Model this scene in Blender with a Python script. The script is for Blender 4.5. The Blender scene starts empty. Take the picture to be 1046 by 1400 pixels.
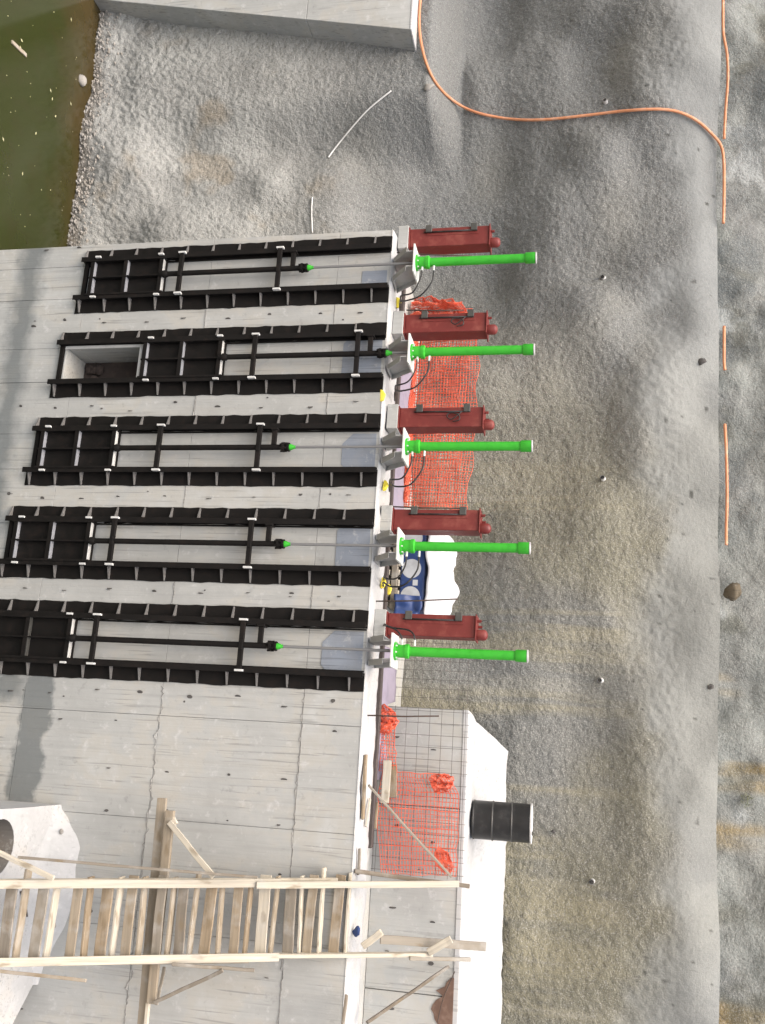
import bpy, math, random
import numpy as np
from mathutils import Vector, Matrix
random.seed(11); rng = np.random.default_rng(5)
S = bpy.context.scene
COL = S.collection
R_ = math.radians

# ------------------------------------------------------------------ camera (the photo is turned: world up points to its right side)
CAM = Vector((7.9038, -13.102, 2.8579))
FW = Vector((-0.24466972, 0.94870679, -0.20023027))
RT = Vector((0.96777996, 0.25161443, 0.00959831))
UP = Vector((-0.05948681, 0.19143043, 0.97970185))
FPX = 1283.0
cam = bpy.data.cameras.new('camera'); camo = bpy.data.objects.new('camera', cam); COL.objects.link(camo)
cam.sensor_fit = 'VERTICAL'; cam.sensor_height = 36.0; cam.lens = FPX / 1400 * 36
cam.clip_start = 0.05; cam.clip_end = 2000
m = Matrix.Identity(4)
for i, ax in enumerate((UP, -RT, -FW)):
    for j in range(3): m[j][i] = ax[j]
m.translation = CAM
camo.matrix_world = m
S.camera = camo

# ------------------------------------------------------------------ sky, sun, exposure
SUN_EL, SUN_AZ = 68.0, 205.0      # degrees; azimuth clockwise from +Y
W = bpy.data.worlds.new('World'); S.world = W; W.use_nodes = True
wn = W.node_tree
sky = wn.nodes.new('ShaderNodeTexSky'); sky.sky_type = 'NISHITA'; sky.sun_disc = False
sky.sun_elevation = R_(SUN_EL); sky.sun_rotation = R_(SUN_AZ)
sky.air_density = 1.0; sky.dust_density = 8.0; sky.ozone_density = 1.0
bg = wn.nodes['Background']; bg.inputs['Strength'].default_value = 0.14
wn.links.new(sky.outputs[0], bg.inputs[0])
sl = bpy.data.lights.new('sun', 'SUN'); sl.energy = 1.3; sl.angle = R_(90); sl.color = (1, 0.985, 0.94)
so = bpy.data.objects.new('sun', sl); COL.objects.link(so)
sd = Vector((math.sin(R_(SUN_AZ)) * math.cos(R_(SUN_EL)), math.cos(R_(SUN_AZ)) * math.cos(R_(SUN_EL)), math.sin(R_(SUN_EL))))
so.rotation_euler = (-sd).to_track_quat('-Z', 'Y').to_euler()
S.view_settings.view_transform = 'Standard'; S.view_settings.look = 'None'
S.view_settings.gamma = 1.0; S.view_settings.use_curve_mapping = False
S.view_settings.exposure = 0.88
S.cycles.max_bounces = 4; S.cycles.diffuse_bounces = 2; S.cycles.use_adaptive_sampling = True; S.cycles.adaptive_threshold = 0.02; S.cycles.glossy_bounces = 2; S.cycles.transmission_bounces = 2

# ------------------------------------------------------------------ helpers: survey points
def ray(x, y): return FW * FPX + RT * (y - 700) + UP * (x - 523)
def at(x, y, Y): d = ray(x, y); return CAM + d * ((Y - CAM.y) / d.y)
def atz(x, y, Z): d = ray(x, y); return CAM + d * ((Z - CAM.z) / d.z)

# ------------------------------------------------------------------ helpers: noise
def _hash(ix, iy, seed):
    h = (ix.astype(np.int64) * 374761393 + iy.astype(np.int64) * 668265263 + seed * 974634777) & 0xFFFFFFFF
    h = ((h ^ (h >> 13)) * 1274126177) & 0xFFFFFFFF
    return ((h ^ (h >> 16)) & 0xFFFF) / 65535.0
def vnoise(x, y, seed=0):
    x = np.asarray(x, float); y = np.asarray(y, float)
    ix = np.floor(x); iy = np.floor(y); fx = x - ix; fy = y - iy
    fx = fx * fx * fx * (fx * (fx * 6 - 15) + 10); fy = fy * fy * fy * (fy * (fy * 6 - 15) + 10)
    a = _hash(ix, iy, seed); b = _hash(ix + 1, iy, seed); c = _hash(ix, iy + 1, seed); d = _hash(ix + 1, iy + 1, seed)
    return (a * (1 - fx) + b * fx) * (1 - fy) + (c * (1 - fx) + d * fx) * fy - 0.5
def sstep(a, b, x):
    t = np.clip((x - a) / (b - a), 0, 1); return t * t * (3 - 2 * t)

# ------------------------------------------------------------------ helpers: materials
class NM:
    def __init__(s, name):
        s.m = bpy.data.materials.new(name); s.m.use_nodes = True; s.t = s.m.node_tree
        s.b = s.t.nodes['Principled BSDF']
    def n(s, typ, **kw):
        o = s.t.nodes.new(typ)
        for k, v in kw.items(): setattr(o, k, v)
        return o
    def l(s, a, b): s.t.links.new(a, b)
    def coord(s, kind='pos', scale=(1, 1, 1)):
        if kind == 'pos': o = s.n('ShaderNodeNewGeometry').outputs['Position']
        else: o = s.n('ShaderNodeTexCoord').outputs['Object']
        mp = s.n('ShaderNodeMapping'); mp.inputs['Scale'].default_value = scale; s.l(o, mp.inputs['Vector'])
        return mp.outputs[0]
    def noise(s, vec, scale, detail=4, rough=0.55, dist=0.0):
        o = s.n('ShaderNodeTexNoise'); o.inputs['Scale'].default_value = scale; o.inputs['Detail'].default_value = detail
        o.inputs['Roughness'].default_value = rough; o.inputs['Distortion'].default_value = dist
        s.l(vec, o.inputs['Vector']); return o.outputs['Fac']
    def ramp(s, fac, stops):
        o = s.n('ShaderNodeValToRGB'); e = o.color_ramp.elements
        while len(e) < len(stops): e.new(0.5)
        for el, (p, c) in zip(e, stops):
            el.position = p; el.color = (c, c, c, 1) if isinstance(c, (int, float)) else (*c, 1)
        s.l(fac, o.inputs[0]); return o.outputs[0]
    def mix(s, fac, a, b, mode='MIX'):
        o = s.n('ShaderNodeMix'); o.data_type = 'RGBA'; o.blend_type = mode
        for v, i in ((fac, 0), (a, 6), (b, 7)):
            if hasattr(v, 'is_linked') or hasattr(v, 'links'): s.l(v, o.inputs[i])
            elif i == 0: o.inputs[0].default_value = v
            else: o.inputs[i].default_value = (*v, 1)
        return o.outputs[2]
    def math(s, op, a, b=None, clamp=False):
        o = s.n('ShaderNodeMath'); o.operation = op; o.use_clamp = clamp
        for i, v in enumerate((a, b)):
            if v is None: continue
            if isinstance(v, (int, float)): o.inputs[i].default_value = v
            else: s.l(v, o.inputs[i])
        return o.outputs[0]
    def sep(s, vec):
        o = s.n('ShaderNodeSeparateXYZ'); s.l(vec, o.inputs[0]); return o.outputs
    def bump(s, h, strength, dist, prev=None):
        o = s.n('ShaderNodeBump'); o.inputs['Strength'].default_value = strength; o.inputs['Distance'].default_value = dist
        s.l(h, o.inputs['Height'])
        if prev is not None: s.l(prev, o.inputs['Normal'])
        return o.outputs[0]
    def out(s, col, rough=0.8, normal=None, metal=0.0, spec=None):
        if isinstance(col, tuple): s.b.inputs['Base Color'].default_value = (*col, 1)
        else: s.l(col, s.b.inputs['Base Color'])
        if isinstance(rough, (int, float)): s.b.inputs['Roughness'].default_value = rough
        else: s.l(rough, s.b.inputs['Roughness'])
        s.b.inputs['Metallic'].default_value = metal
        if spec is not None: s.b.inputs['Specular IOR Level'].default_value = spec
        if normal is not None: s.l(normal, s.b.inputs['Normal'])
        return s.m

def mat_concrete(name, base=(0.42, 0.425, 0.408), wet=False):
    k = NM(name); p = k.coord()
    big = k.noise(p, 0.8, 4, 0.65); mid = k.noise(p, 4.5, 4, 0.7)
    streak = k.noise(k.coord('pos', (15, 15, 0.6)), 1.0, 3, 0.6)
    hair = k.noise(k.coord('pos', (30, 30, 0.8)), 1.0, 1, 0.5, 0.3)
    c = k.mix(k.ramp(big, [(0.3, 0), (0.7, 1)]), tuple(v * 0.84 for v in base), tuple(v * 1.12 for v in base))
    c = k.mix(k.ramp(big, [(0.50, 0), (0.56, 0.6), (0.66, 0)]), c, (base[0] * 1.03, base[1] * 0.98, base[2] * 0.91))
    c = k.mix(k.math('MULTIPLY', k.ramp(streak, [(0.5, 0), (0.75, 1)]), 0.28), c, tuple(v * 0.66 for v in base))
    hl = k.math('MULTIPLY', k.ramp(hair, [(0.33, 1), (0.39, 0)]), k.ramp(big, [(0.42, 0), (0.54, 1)]))
    c = k.mix(k.math('MULTIPLY', hl, 0.55), c, tuple(v * 0.5 for v in base))
    c = k.mix(k.ramp(mid, [(0.28, 0.55), (0.40, 0)]), c, tuple(v * 0.60 for v in base))
    c = k.mix(k.ramp(mid, [(0.58, 0), (0.74, 0.55)]), c, (0.62, 0.62, 0.61))
    if wet:
        run = k.noise(k.coord('pos', (5.0, 5.0, 0.22)), 1.0, 3, 0.6)
        c = k.mix(k.math('MULTIPLY', k.ramp(run, [(0.54, 0), (0.68, 1)]), 0.15), c, (0.38, 0.34, 0.28))
        c = k.mix(k.math('MULTIPLY', k.ramp(run, [(0.30, 1), (0.42, 0)]), 0.35), c, (0.27, 0.27, 0.265))
        xyz = k.sep(p); wob = k.math('MULTIPLY', k.math('SUBTRACT', k.noise(p, 2.2, 5, 0.6), 0.5), 0.55)
        zz = k.math('ADD', xyz[2], wob)
        # damp band left by the old water level, stepping up to the right with the ground
        lv = k.math('ADD', zz, 6.22)
        band = k.ramp(k.math('MULTIPLY', k.math('ADD', lv, 1.0), 0.5), [(0.26, 0), (0.40, 1), (0.48, 1), (0.62, 0)])
        left = k.ramp(k.math('MULTIPLY', k.math('ADD', xyz[0], wob), 0.1), [(0.46, 1), (0.52, 0)])
        lv2 = k.math('ADD', zz, 5.05)
        band2 = k.ramp(k.math('MULTIPLY', k.math('ADD', lv2, 1.0), 0.5), [(0.36, 0), (0.40, 1), (0.60, 1), (0.64, 0)])
        xr = k.math('MULTIPLY', k.math('ADD', xyz[0], wob), 0.1)
        right = k.ramp(xr, [(0.705, 0), (0.715, 1), (0.89, 1), (0.93, 0)])
        col2 = k.math('MULTIPLY', k.ramp(xr, [(0.705, 0), (0.715, 1), (0.745, 1), (0.765, 0)]), k.ramp(k.math('MULTIPLY', k.math('ADD', lv2, 4.0), 0.25), [(0.9, 1), (1.0, 0)]))
        w = k.math('MAXIMUM', k.math('MULTIPLY', band, left), k.math('MAXIMUM', k.math('MULTIPLY', band2, right), col2), True)
        c = k.mix(k.math('MULTIPLY', w, 0.78), c, (0.125, 0.14, 0.142))
    nb = k.bump(k.math('ADD', mid, k.math('MULTIPLY', hair, 0.4)), 0.4, 0.015)
    return k.out(c, 0.85, nb, spec=0.3)

def mat_shotcrete(name, upper=False):
    k = NM(name); p = k.coord()
    at_ = k.n('ShaderNodeAttribute'); at_.attribute_name = 'tint'
    c = at_.outputs['Color']; sm = at_.outputs['Alpha']
    g2 = k.noise(p, 18, 3, 0.6); g3 = k.noise(p, 48, 1)
    c = k.mix(k.math('MULTIPLY', k.ramp(g2, [(0.34, 1), (0.47, 0)]), k.math('MULTIPLY', sm, 0.42)), c, (0.11, 0.105, 0.095))  # hollows of the bump noise painted darker, as shade in the pits
    c = k.mix(k.math('MULTIPLY', k.ramp(g3, [(0.55, 0), (0.66, 1)]), k.math('MULTIPLY', sm, 0.45)), c, (0.46, 0.45, 0.42))
    if upper:
        crack = k.noise(p, 1.4, 5, 0.7, 1.0)
        c = k.mix(k.ramp(crack, [(0.485, 0), (0.5, 0.5), (0.515, 0)]), c, (0.10, 0.10, 0.095))
    h = k.math('MULTIPLY', k.math('ADD', g2, k.math('MULTIPLY', g3, 0.35)), sm)
    return k.out(c, 0.9, k.bump(h, 1.0, 0.04), spec=0.25)

def mat_paint(name, col, rough=0.45, dirt=(0.2, 0.18, 0.15), amt=0.35, sc=7, spec=None):
    k = NM(name); p = k.coord()
    n1 = k.noise(p, sc, 5, 0.65); n2 = k.noise(p, 50, 3)
    c = k.mix(k.ramp(n1, [(0.3, 0), (0.7, 1)]), tuple(v * 0.8 for v in col), tuple(min(1, v * 1.15) for v in col))
    c = k.mix(k.math('MULTIPLY', k.ramp(n1, [(0.52, 0), (0.72, 1)]), amt), c, dirt)
    r = k.ramp(n1, [(0.3, rough - 0.1), (0.7, min(1, rough + 0.2))])
    return k.out(c, r, k.bump(n2, 0.15, 0.003), spec=spec)

def mat_timber(name, col=(0.28, 0.215, 0.14)):
    k = NM(name)
    oi = k.n('ShaderNodeObjectInfo').outputs['Random']
    o = k.n('ShaderNodeTexCoord').outputs['Object']
    mp = k.n('ShaderNodeMapping'); mp.inputs['Scale'].default_value = (1.3, 28, 28); k.l(o, mp.inputs[0])
    cb = k.n('ShaderNodeCombineXYZ'); k.l(k.math('MULTIPLY', oi, 40.0), cb.inputs[0]); k.l(cb.outputs[0], mp.inputs['Location'])
    g = k.noise(mp.outputs[0], 1.0, 4, 0.6, 0.4)
    mp2 = k.n('ShaderNodeMapping'); mp2.inputs['Scale'].default_value = (3, 9, 9); k.l(o, mp2.inputs[0])
    kn = k.noise(mp2.outputs[0], 1.0, 3)
    c = k.mix(k.ramp(g, [(0.3, 0), (0.7, 1)]), tuple(v * 0.66 for v in col), tuple(v * 1.18 for v in col))
    c = k.mix(k.math('MULTIPLY', oi, 0.5), c, (0.40, 0.37, 0.31))
    c = k.mix(k.math('MULTIPLY', k.ramp(kn, [(0.60, 0), (0.72, 1)]), 0.6), c, (0.20, 0.15, 0.09))
    c = k.mix(k.math('MULTIPLY', k.ramp(k.noise(k.coord(), 4, 4), [(0.5, 0), (0.7, 1)]), 0.45), c, (0.46, 0.45, 0.42))
    return k.out(c, 0.8, k.bump(g, 0.4, 0.006), spec=0.25)

M = {}
M['wall'] = mat_concrete('concrete_wall', wet=True)
M['conc'] = mat_concrete('concrete_plain')
M['conc2'] = mat_concrete('concrete_lit_tops', (0.47, 0.475, 0.475))  # wall concrete made paler to paint the strong light on upward faces
M['mortar'] = mat_concrete('bluish_mortar', (0.26, 0.29, 0.335))
M['hole'] = mat_paint('dark_hole', (0.09, 0.085, 0.08), 0.9, amt=0.2)
M['shot'] = mat_shotcrete('shotcrete'); M['shot2'] = mat_shotcrete('shotcrete_upper', True)
M['black'] = mat_paint('black_bitumen_paint', (0.008, 0.007, 0.0065), 0.6, (0.026, 0.016, 0.012), 0.35, spec=0.2)
M['seal'] = mat_paint('black_sealant', (0.010, 0.009, 0.008), 0.7, (0.04, 0.03, 0.028), 0.3, 12, 0.2)
M['lug'] = mat_paint('worn_pale_lit_steel', (0.62, 0.62, 0.60), 0.5, (0.3, 0.28, 0.25), 0.4)  # pale tabs and fittings; on the top beam it paints the light
M['guss'] = mat_paint('half_lit_gusset_steel', (0.17, 0.165, 0.16), 0.5, (0.07, 0.06, 0.05), 0.6)  # grey painted in for light on gusset tops; the rails are black
M['beam'] = mat_paint('lit_beam_steel', (0.30, 0.31, 0.335), 0.45, (0.10, 0.09, 0.08), 0.5, 12)  # black gate beams coloured pale to paint the light on their tops
M['galv'] = mat_paint('galvanised_steel', (0.40, 0.40, 0.385), 0.5, (0.25, 0.23, 0.2), 0.4)
M['plate'] = mat_paint('pale_plate', (0.68, 0.70, 0.66), 0.5, (0.5, 0.5, 0.45), 0.3)
k = NM('steel_rod'); M['rod'] = k.out((0.27, 0.275, 0.28), 0.4, metal=0.5)
M['green'] = mat_paint('green_paint', (0.035, 0.42, 0.022), 0.5, (0.05, 0.20, 0.03), 0.4, 9)
M['red'] = mat_paint('red_oxide_paint', (0.17, 0.022, 0.018), 0.5, (0.30, 0.11, 0.08), 0.4, 5)
M['dark'] = mat_paint('dark_grey_steel', (0.06, 0.06, 0.055), 0.5, (0.12, 0.1, 0.08), 0.4)
M['rebar'] = mat_paint('rusty_rebar', (0.07, 0.05, 0.04), 0.8, (0.13, 0.07, 0.04), 0.5, 20)
M['mesh'] = mat_paint('mesh_steel', (0.10, 0.09, 0.08), 0.7, (0.16, 0.10, 0.07), 0.4, 20)
M['net'] = mat_paint('orange_net_plastic', (0.80, 0.15, 0.08), 0.5, (0.62, 0.28, 0.20), 0.5, 4)
M['hoseo'] = mat_paint('orange_hose', (0.72, 0.30, 0.15), 0.5, (0.66, 0.45, 0.33), 0.7, 5)
M['rubber'] = mat_paint('black_rubber', (0.018, 0.018, 0.018), 0.5)
M['whitep'] = mat_paint('white_plastic', (0.75, 0.75, 0.73), 0.5, (0.55, 0.53, 0.48), 0.3)
M['tarp'] = mat_paint('white_tarpaulin', (0.70, 0.71, 0.73), 0.5, (0.50, 0.52, 0.57), 0.3, 3)
M['blue'] = mat_paint('blue_wrap', (0.02, 0.05, 0.17), 0.45, (0.05, 0.08, 0.16), 0.4)
M['print'] = mat_paint('grey_white_print', (0.50, 0.52, 0.54), 0.5, (0.40, 0.42, 0.46), 0.3)
M['purple'] = mat_paint('lavender_foam', (0.27, 0.24, 0.30), 0.75, (0.20, 0.18, 0.21), 0.6, 3)
M['yellow'] = mat_paint('yellow_plastic', (0.80, 0.66, 0.06), 0.5, (0.6, 0.5, 0.1), 0.3)
M['drum'] = mat_paint('black_drum_paint', (0.016, 0.016, 0.016), 0.4, (0.10, 0.095, 0.085), 0.35, 4)
M['stone'] = mat_concrete('grey_stone', (0.34, 0.32, 0.29)); M['bstone'] = mat_concrete('brown_stone', (0.12, 0.10, 0.07))
M['pipein'] = mat_concrete('grey_brown_pipe', (0.20, 0.185, 0.165))  # liner of the apron hole, darker than the slab
M['darksoil'] = mat_paint('dark_brown_rubble', (0.045, 0.034, 0.03), 0.95, (0.10, 0.075, 0.06), 0.5, 6)  # dark brown tone for the culvert ends and their stones
M['soil'] = mat_paint('brown_soil', (0.15, 0.09, 0.065), 0.95, (0.24, 0.17, 0.13), 0.6, 9)
M['timber'] = mat_timber('raw_timber'); M['timber2'] = mat_timber('weathered_timber', (0.18, 0.15, 0.115))
M['timber3'] = mat_timber('new_timber', (0.60, 0.54, 0.43))
M['darkwood'] = mat_paint('dark_brown_wood', (0.07, 0.055, 0.05), 0.8, (0.12, 0.10, 0.085), 0.5)  # darker than the other timbers
M['leaf'] = mat_paint('yellow_leaf', (0.42, 0.40, 0.24), 0.7, (0.6, 0.6, 0.5), 0.5, 3)
M['ground'] = mat_concrete('pit_ground', (0.28, 0.25, 0.21))
k = NM('murky_water'); p = k.coord(); xyz = k.sep(p)
sh = k.ramp(k.math('ADD', k.math('MULTIPLY', k.math('SUBTRACT', xyz[1], k.math('MULTIPLY', xyz[0], 0.21)), 0.2), k.math('MULTIPLY', k.noise(p, 0.9, 4), 0.35)), [(0.55, 0), (0.83, 1)])
c = k.mix(sh, (0.028, 0.034, 0.008), (0.055, 0.040, 0.015))
c = k.mix(k.math('MULTIPLY', k.ramp(k.noise(p, 2.5, 4), [(0.5, 0), (0.7, 1)]), 0.4), c, (0.035, 0.030, 0.012))
M['water'] = k.out(c, 0.12, k.bump(k.noise(p, 5, 3), 0.06, 0.02), spec=0.35)

# ------------------------------------------------------------------ helpers: meshes and objects
class MB:
    def __init__(s): s.v = []; s.f = []
    def add(s, vs, fs):
        o = len(s.v); s.v += [tuple(q) for q in vs]; s.f += [tuple(i + o for i in q) for q in fs]; return s
    def box(s, x0, x1, y0, y1, z0, z1):
        return s.add([(x, y, z) for z in (z0, z1) for y in (y0, y1) for x in (x0, x1)],
                     [(0, 2, 3, 1), (4, 5, 7, 6), (0, 1, 5, 4), (2, 6, 7, 3), (0, 4, 6, 2), (1, 3, 7, 5)])
    def prism(s, poly, ax, a, b):
        # poly: points in the two other axes (in order), extruded along axis ax from a to b
        n = len(poly)
        def mk(q, t):
            return {0: (t, q[0], q[1]), 1: (q[0], t, q[1]), 2: (q[0], q[1], t)}[ax]
        return s.add([mk(q, a) for q in poly] + [mk(q, b) for q in poly],
                     [tuple(range(n))[::-1], tuple(range(n, 2 * n))] + [(i, (i + 1) % n, n + (i + 1) % n, n + i) for i in range(n)])
    def lathe(s, prof, c=(0, 0), n=20):
        # prof: [(r, z)], axis vertical through c
        o = len(s.v); 
        for r, z in prof:
            for i in range(n):
                a = 2 * math.pi * i / n; s.v.append((c[0] + r * math.cos(a), c[1] + r * math.sin(a), z))
        for j in range(len(prof) - 1):
            for i in range(n):
                a = o + j * n + i; b = o + j * n + (i + 1) % n
                s.f.append((a, b, b + n, a + n))
        s.f.append(tuple(o + i for i in range(n))[::-1]); s.f.append(tuple(o + (len(prof) - 1) * n + i for i in range(n)))
        return s
    def tube(s, pts, r, n=8, cap=True):
        pts = [Vector(q) for q in pts]; o = len(s.v); k = len(pts)
        prev = None
        for i, q in enumerate(pts):
            t = (pts[min(i + 1, k - 1)] - pts[max(i - 1, 0)]).normalized()
            if prev is None:
                prev = t.orthogonal().normalized()
            prev = (prev - t * prev.dot(t)).normalized(); bn = t.cross(prev)
            rr = r[i] if isinstance(r, (list, tuple)) else r
            for j in range(n):
                a = 2 * math.pi * j / n
                s.v.append(tuple(q + (prev * math.cos(a) + bn * math.sin(a)) * rr))
        for i in range(k - 1):
            for j in range(n):
                a = o + i * n + j; b = o + i * n + (j + 1) % n
                s.f.append((a, b, b + n, a + n))
        if cap:
            s.f.append(tuple(o + j for j in range(n))[::-1]); s.f.append(tuple(o + (k - 1) * n + j for j in range(n)))
        return s
    def mesh(s, name, mat, smooth=False):
        me = bpy.data.meshes.new(name); me.from_pydata(s.v, [], s.f); me.update()
        if mat is not None: me.materials.append(M[mat])
        if smooth:
            me.shade_smooth() if smooth == 1 else me.shade_smooth()
            if smooth == 2:
                at_ = me.attributes.new('sharp_edge', 'BOOLEAN', 'EDGE')
                # sharp where neighbouring faces differ by more than 35 degrees
                ek = {}
                for pl in me.polygons:
                    for e in pl.edge_keys: ek.setdefault(e, []).append(pl.normal)
                for e in me.edges:
                    ns = ek.get(tuple(sorted(e.vertices)), [])
                    if len(ns) == 2 and ns[0].dot(ns[1]) < 0.82: at_.data[e.index].value = True
        return me
    def build(s, name, mat, parent=None, loc=(0, 0, 0), smooth=False, bevel=0):
        return link(name, s.mesh(name, mat, smooth), parent, loc, bevel)
def link(name, me, parent=None, loc=(0, 0, 0), bevel=0):
    o = bpy.data.objects.new(name, me); COL.objects.link(o); o.parent = parent; o.location = loc
    if bevel:
        b = o.modifiers.new('bevel', 'BEVEL'); b.width = bevel; b.segments = 2; b.limit_method = 'ANGLE'; b.angle_limit = R_(40)
    return o
def tag(o, label, cat, group=None):
    o['label'] = label; o['category'] = cat
    if group: o['group'] = group
    return o
def thing(name, label, cat, loc, group=None, rotz=0):
    o = bpy.data.objects.new(name, None); COL.objects.link(o); o.location = loc; o.rotation_euler = (0, 0, rotz)
    o.empty_display_size = 0.2
    return tag(o, label, cat, group)
def structure(o): o['kind'] = 'structure'; return o
def wloc(o):
    v = Vector(o.location)
    return v if o.parent is None else wloc(o.parent) + v
def board(name, p0, p1, w, h, mat='timber', parent=None, up=(0, 0, 1), warp=0.004, extra=None):
    """a plank from p0 to p1: w is its width across `up`, h its size along `up`; local X is its length."""
    p0, p1 = Vector(p0), Vector(p1); d = p1 - p0; L = d.length; x = d.normalized(); u = Vector(up)
    z = (u - x * u.dot(x)).normalized(); y = z.cross(x)
    b = MB(); n = 5
    for i in range(n + 1):
        t = i / n * L; a = random.uniform(-warp, warp); c = random.uniform(-warp, warp)
        b.v += [(t, -w / 2 + a, -h / 2 + c), (t, w / 2 + a, -h / 2 + c), (t, w / 2 + a, h / 2 + c), (t, -w / 2 + a, h / 2 + c)]
    for i in range(n):
        for j in range(4):
            q = i * 4; b.f.append((q + j, q + (j + 1) % 4, q + 4 + (j + 1) % 4, q + 4 + j))
    b.f += [(0, 3, 2, 1), (n * 4, n * 4 + 1, n * 4 + 2, n * 4 + 3)]
    o = bpy.data.objects.new(name, b.mesh(name, mat)); COL.objects.link(o)
    o.parent = parent
    base = wloc(parent) if parent is not None else Vector((0, 0, 0))
    mt = Matrix((x, y, z)).transposed().to_4x4(); mt.translation = p0 - base
    o.matrix_local = mt
    bv = o.modifiers.new('bevel', 'BEVEL'); bv.width = min(w, h) * 0.12; bv.segments = 1; bv.limit_method = 'ANGLE'
    return o
def spline(pts, n=8):
    pts = [Vector(q) for q in pts]; out = []
    for i in range(len(pts) - 1):
        a = pts[max(i - 1, 0)]; b = pts[i]; c = pts[i + 1]; d = pts[min(i + 2, len(pts) - 1)]
        for j in range(n):
            t = j / n
            out.append(0.5 * ((2 * b) + (c - a) * t + (2 * a - 5 * b + 4 * c - d) * t * t + (3 * b - a - 3 * c + d) * t ** 3))
    out.append(pts[-1]); return out
def blob(name, mat, parent, loc, size, seed, n=14, mrow=9, amp=0.25, flat=0.0):
    b = MB(); r2 = random.Random(seed)
    for j in range(mrow + 1):
        th = math.pi * j / mrow
        for i in range(n):
            ph = 2 * math.pi * i / n
            d = Vector((math.sin(th) * math.cos(ph), math.sin(th) * math.sin(ph), math.cos(th)))
            f = 1 + amp * 2 * float(vnoise(d.x * 1.7 + seed * 3.1 + d.z, d.y * 1.7 + d.z * 1.3 + seed, seed))
            z = d.z * size[2] * f
            if flat and z < -flat: z = -flat
            b.v.append((d.x * size[0] * f, d.y * size[1] * f, z))
    for j in range(mrow):
        for i in range(n):
            q = j * n + i; w = j * n + (i + 1) % n; b.f.append((q, q + n, w + n, w))
    return b.build(name, mat, parent, loc, smooth=1)

# ================================================================== THE SETTING
WATER_Z = -7.3
def rim(x): return 5.33 - 0.025 * (np.clip(x, -14, 16) - 3)
def surf(x, z, micro=True):
    x = np.asarray(x, float); z = np.asarray(z, float)
    xc = np.clip(x, -16, 18)
    y = 3.05 + 0.06 * np.clip(xc, -9, 8)
    r = rim(x)
    w_ = 1.2 + 1.4 * vnoise(x * 0.45, 0 * x, 12)
    y = y + 0.26 * np.clip((z - (r - w_)) / w_, 0, 1) ** 1.8             # rounded shoulder below the rim
    y = y - 0.16 * np.clip(z, 0, 4) / 4 * 0.8                            # slight overhang above the deck
    lw = sstep(1.5, -1.5, x)                                             # apron left of the intake
    y = y + lw * (0.55 * sstep(-2.0, 0.6, z) * sstep(3.2, 0.8, z) + 0.13 * np.clip(-z - 1.0, 0, 9) * -1.0 + 0.35 + 0.18)
    wx = 0.8 * vnoise(x * 0.5, z * 0.5 + 40, 13)
    y = y + 0.55 * vnoise((x + wx) * 0.38 + 3, z * 0.40 + 9, 3) + 0.36 * vnoise(x * 0.75 + wx, z * 0.95 + 4, 4)
    y = y + 0.075 * vnoise(x * 1.7 + 2, z * 1.6 + wx, 5)
    ps = sstep(-3.6, -4.8, x) * sstep(0.5, -0.1, z) * sstep(-7.0, -6.2, z)   # cut back for the abutment
    y = y + ps * (2.42 - y) * 0.9
    if micro:
        sm = 1 - 0.7 * sstep(r - 1.0, r - 0.4, z + 0.5 * vnoise(x * 0.7, z * 0.7, 15))
        sm = sm * (1 + 0.9 * lw * sstep(-4, -6.5, z))
        y = y + 0.008 * vnoise(x * 4.1, z * 4.1, 6) + sm * (0.006 * vnoise(x * 8.3, z * 8.3, 7) + 0.027 * vnoise(x * 15.5, z * 15.5, 8))
    return y
def on_surf(px, py, lift=0.0):
    Y = 3.0
    for _ in range(40):
        q = at(px, py, Y); Y = 0.5 * Y + 0.5 * (float(surf(q.x, min(q.z, float(rim(q.x)) - 0.02))) - lift)
    return at(px, py, Y)

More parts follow.
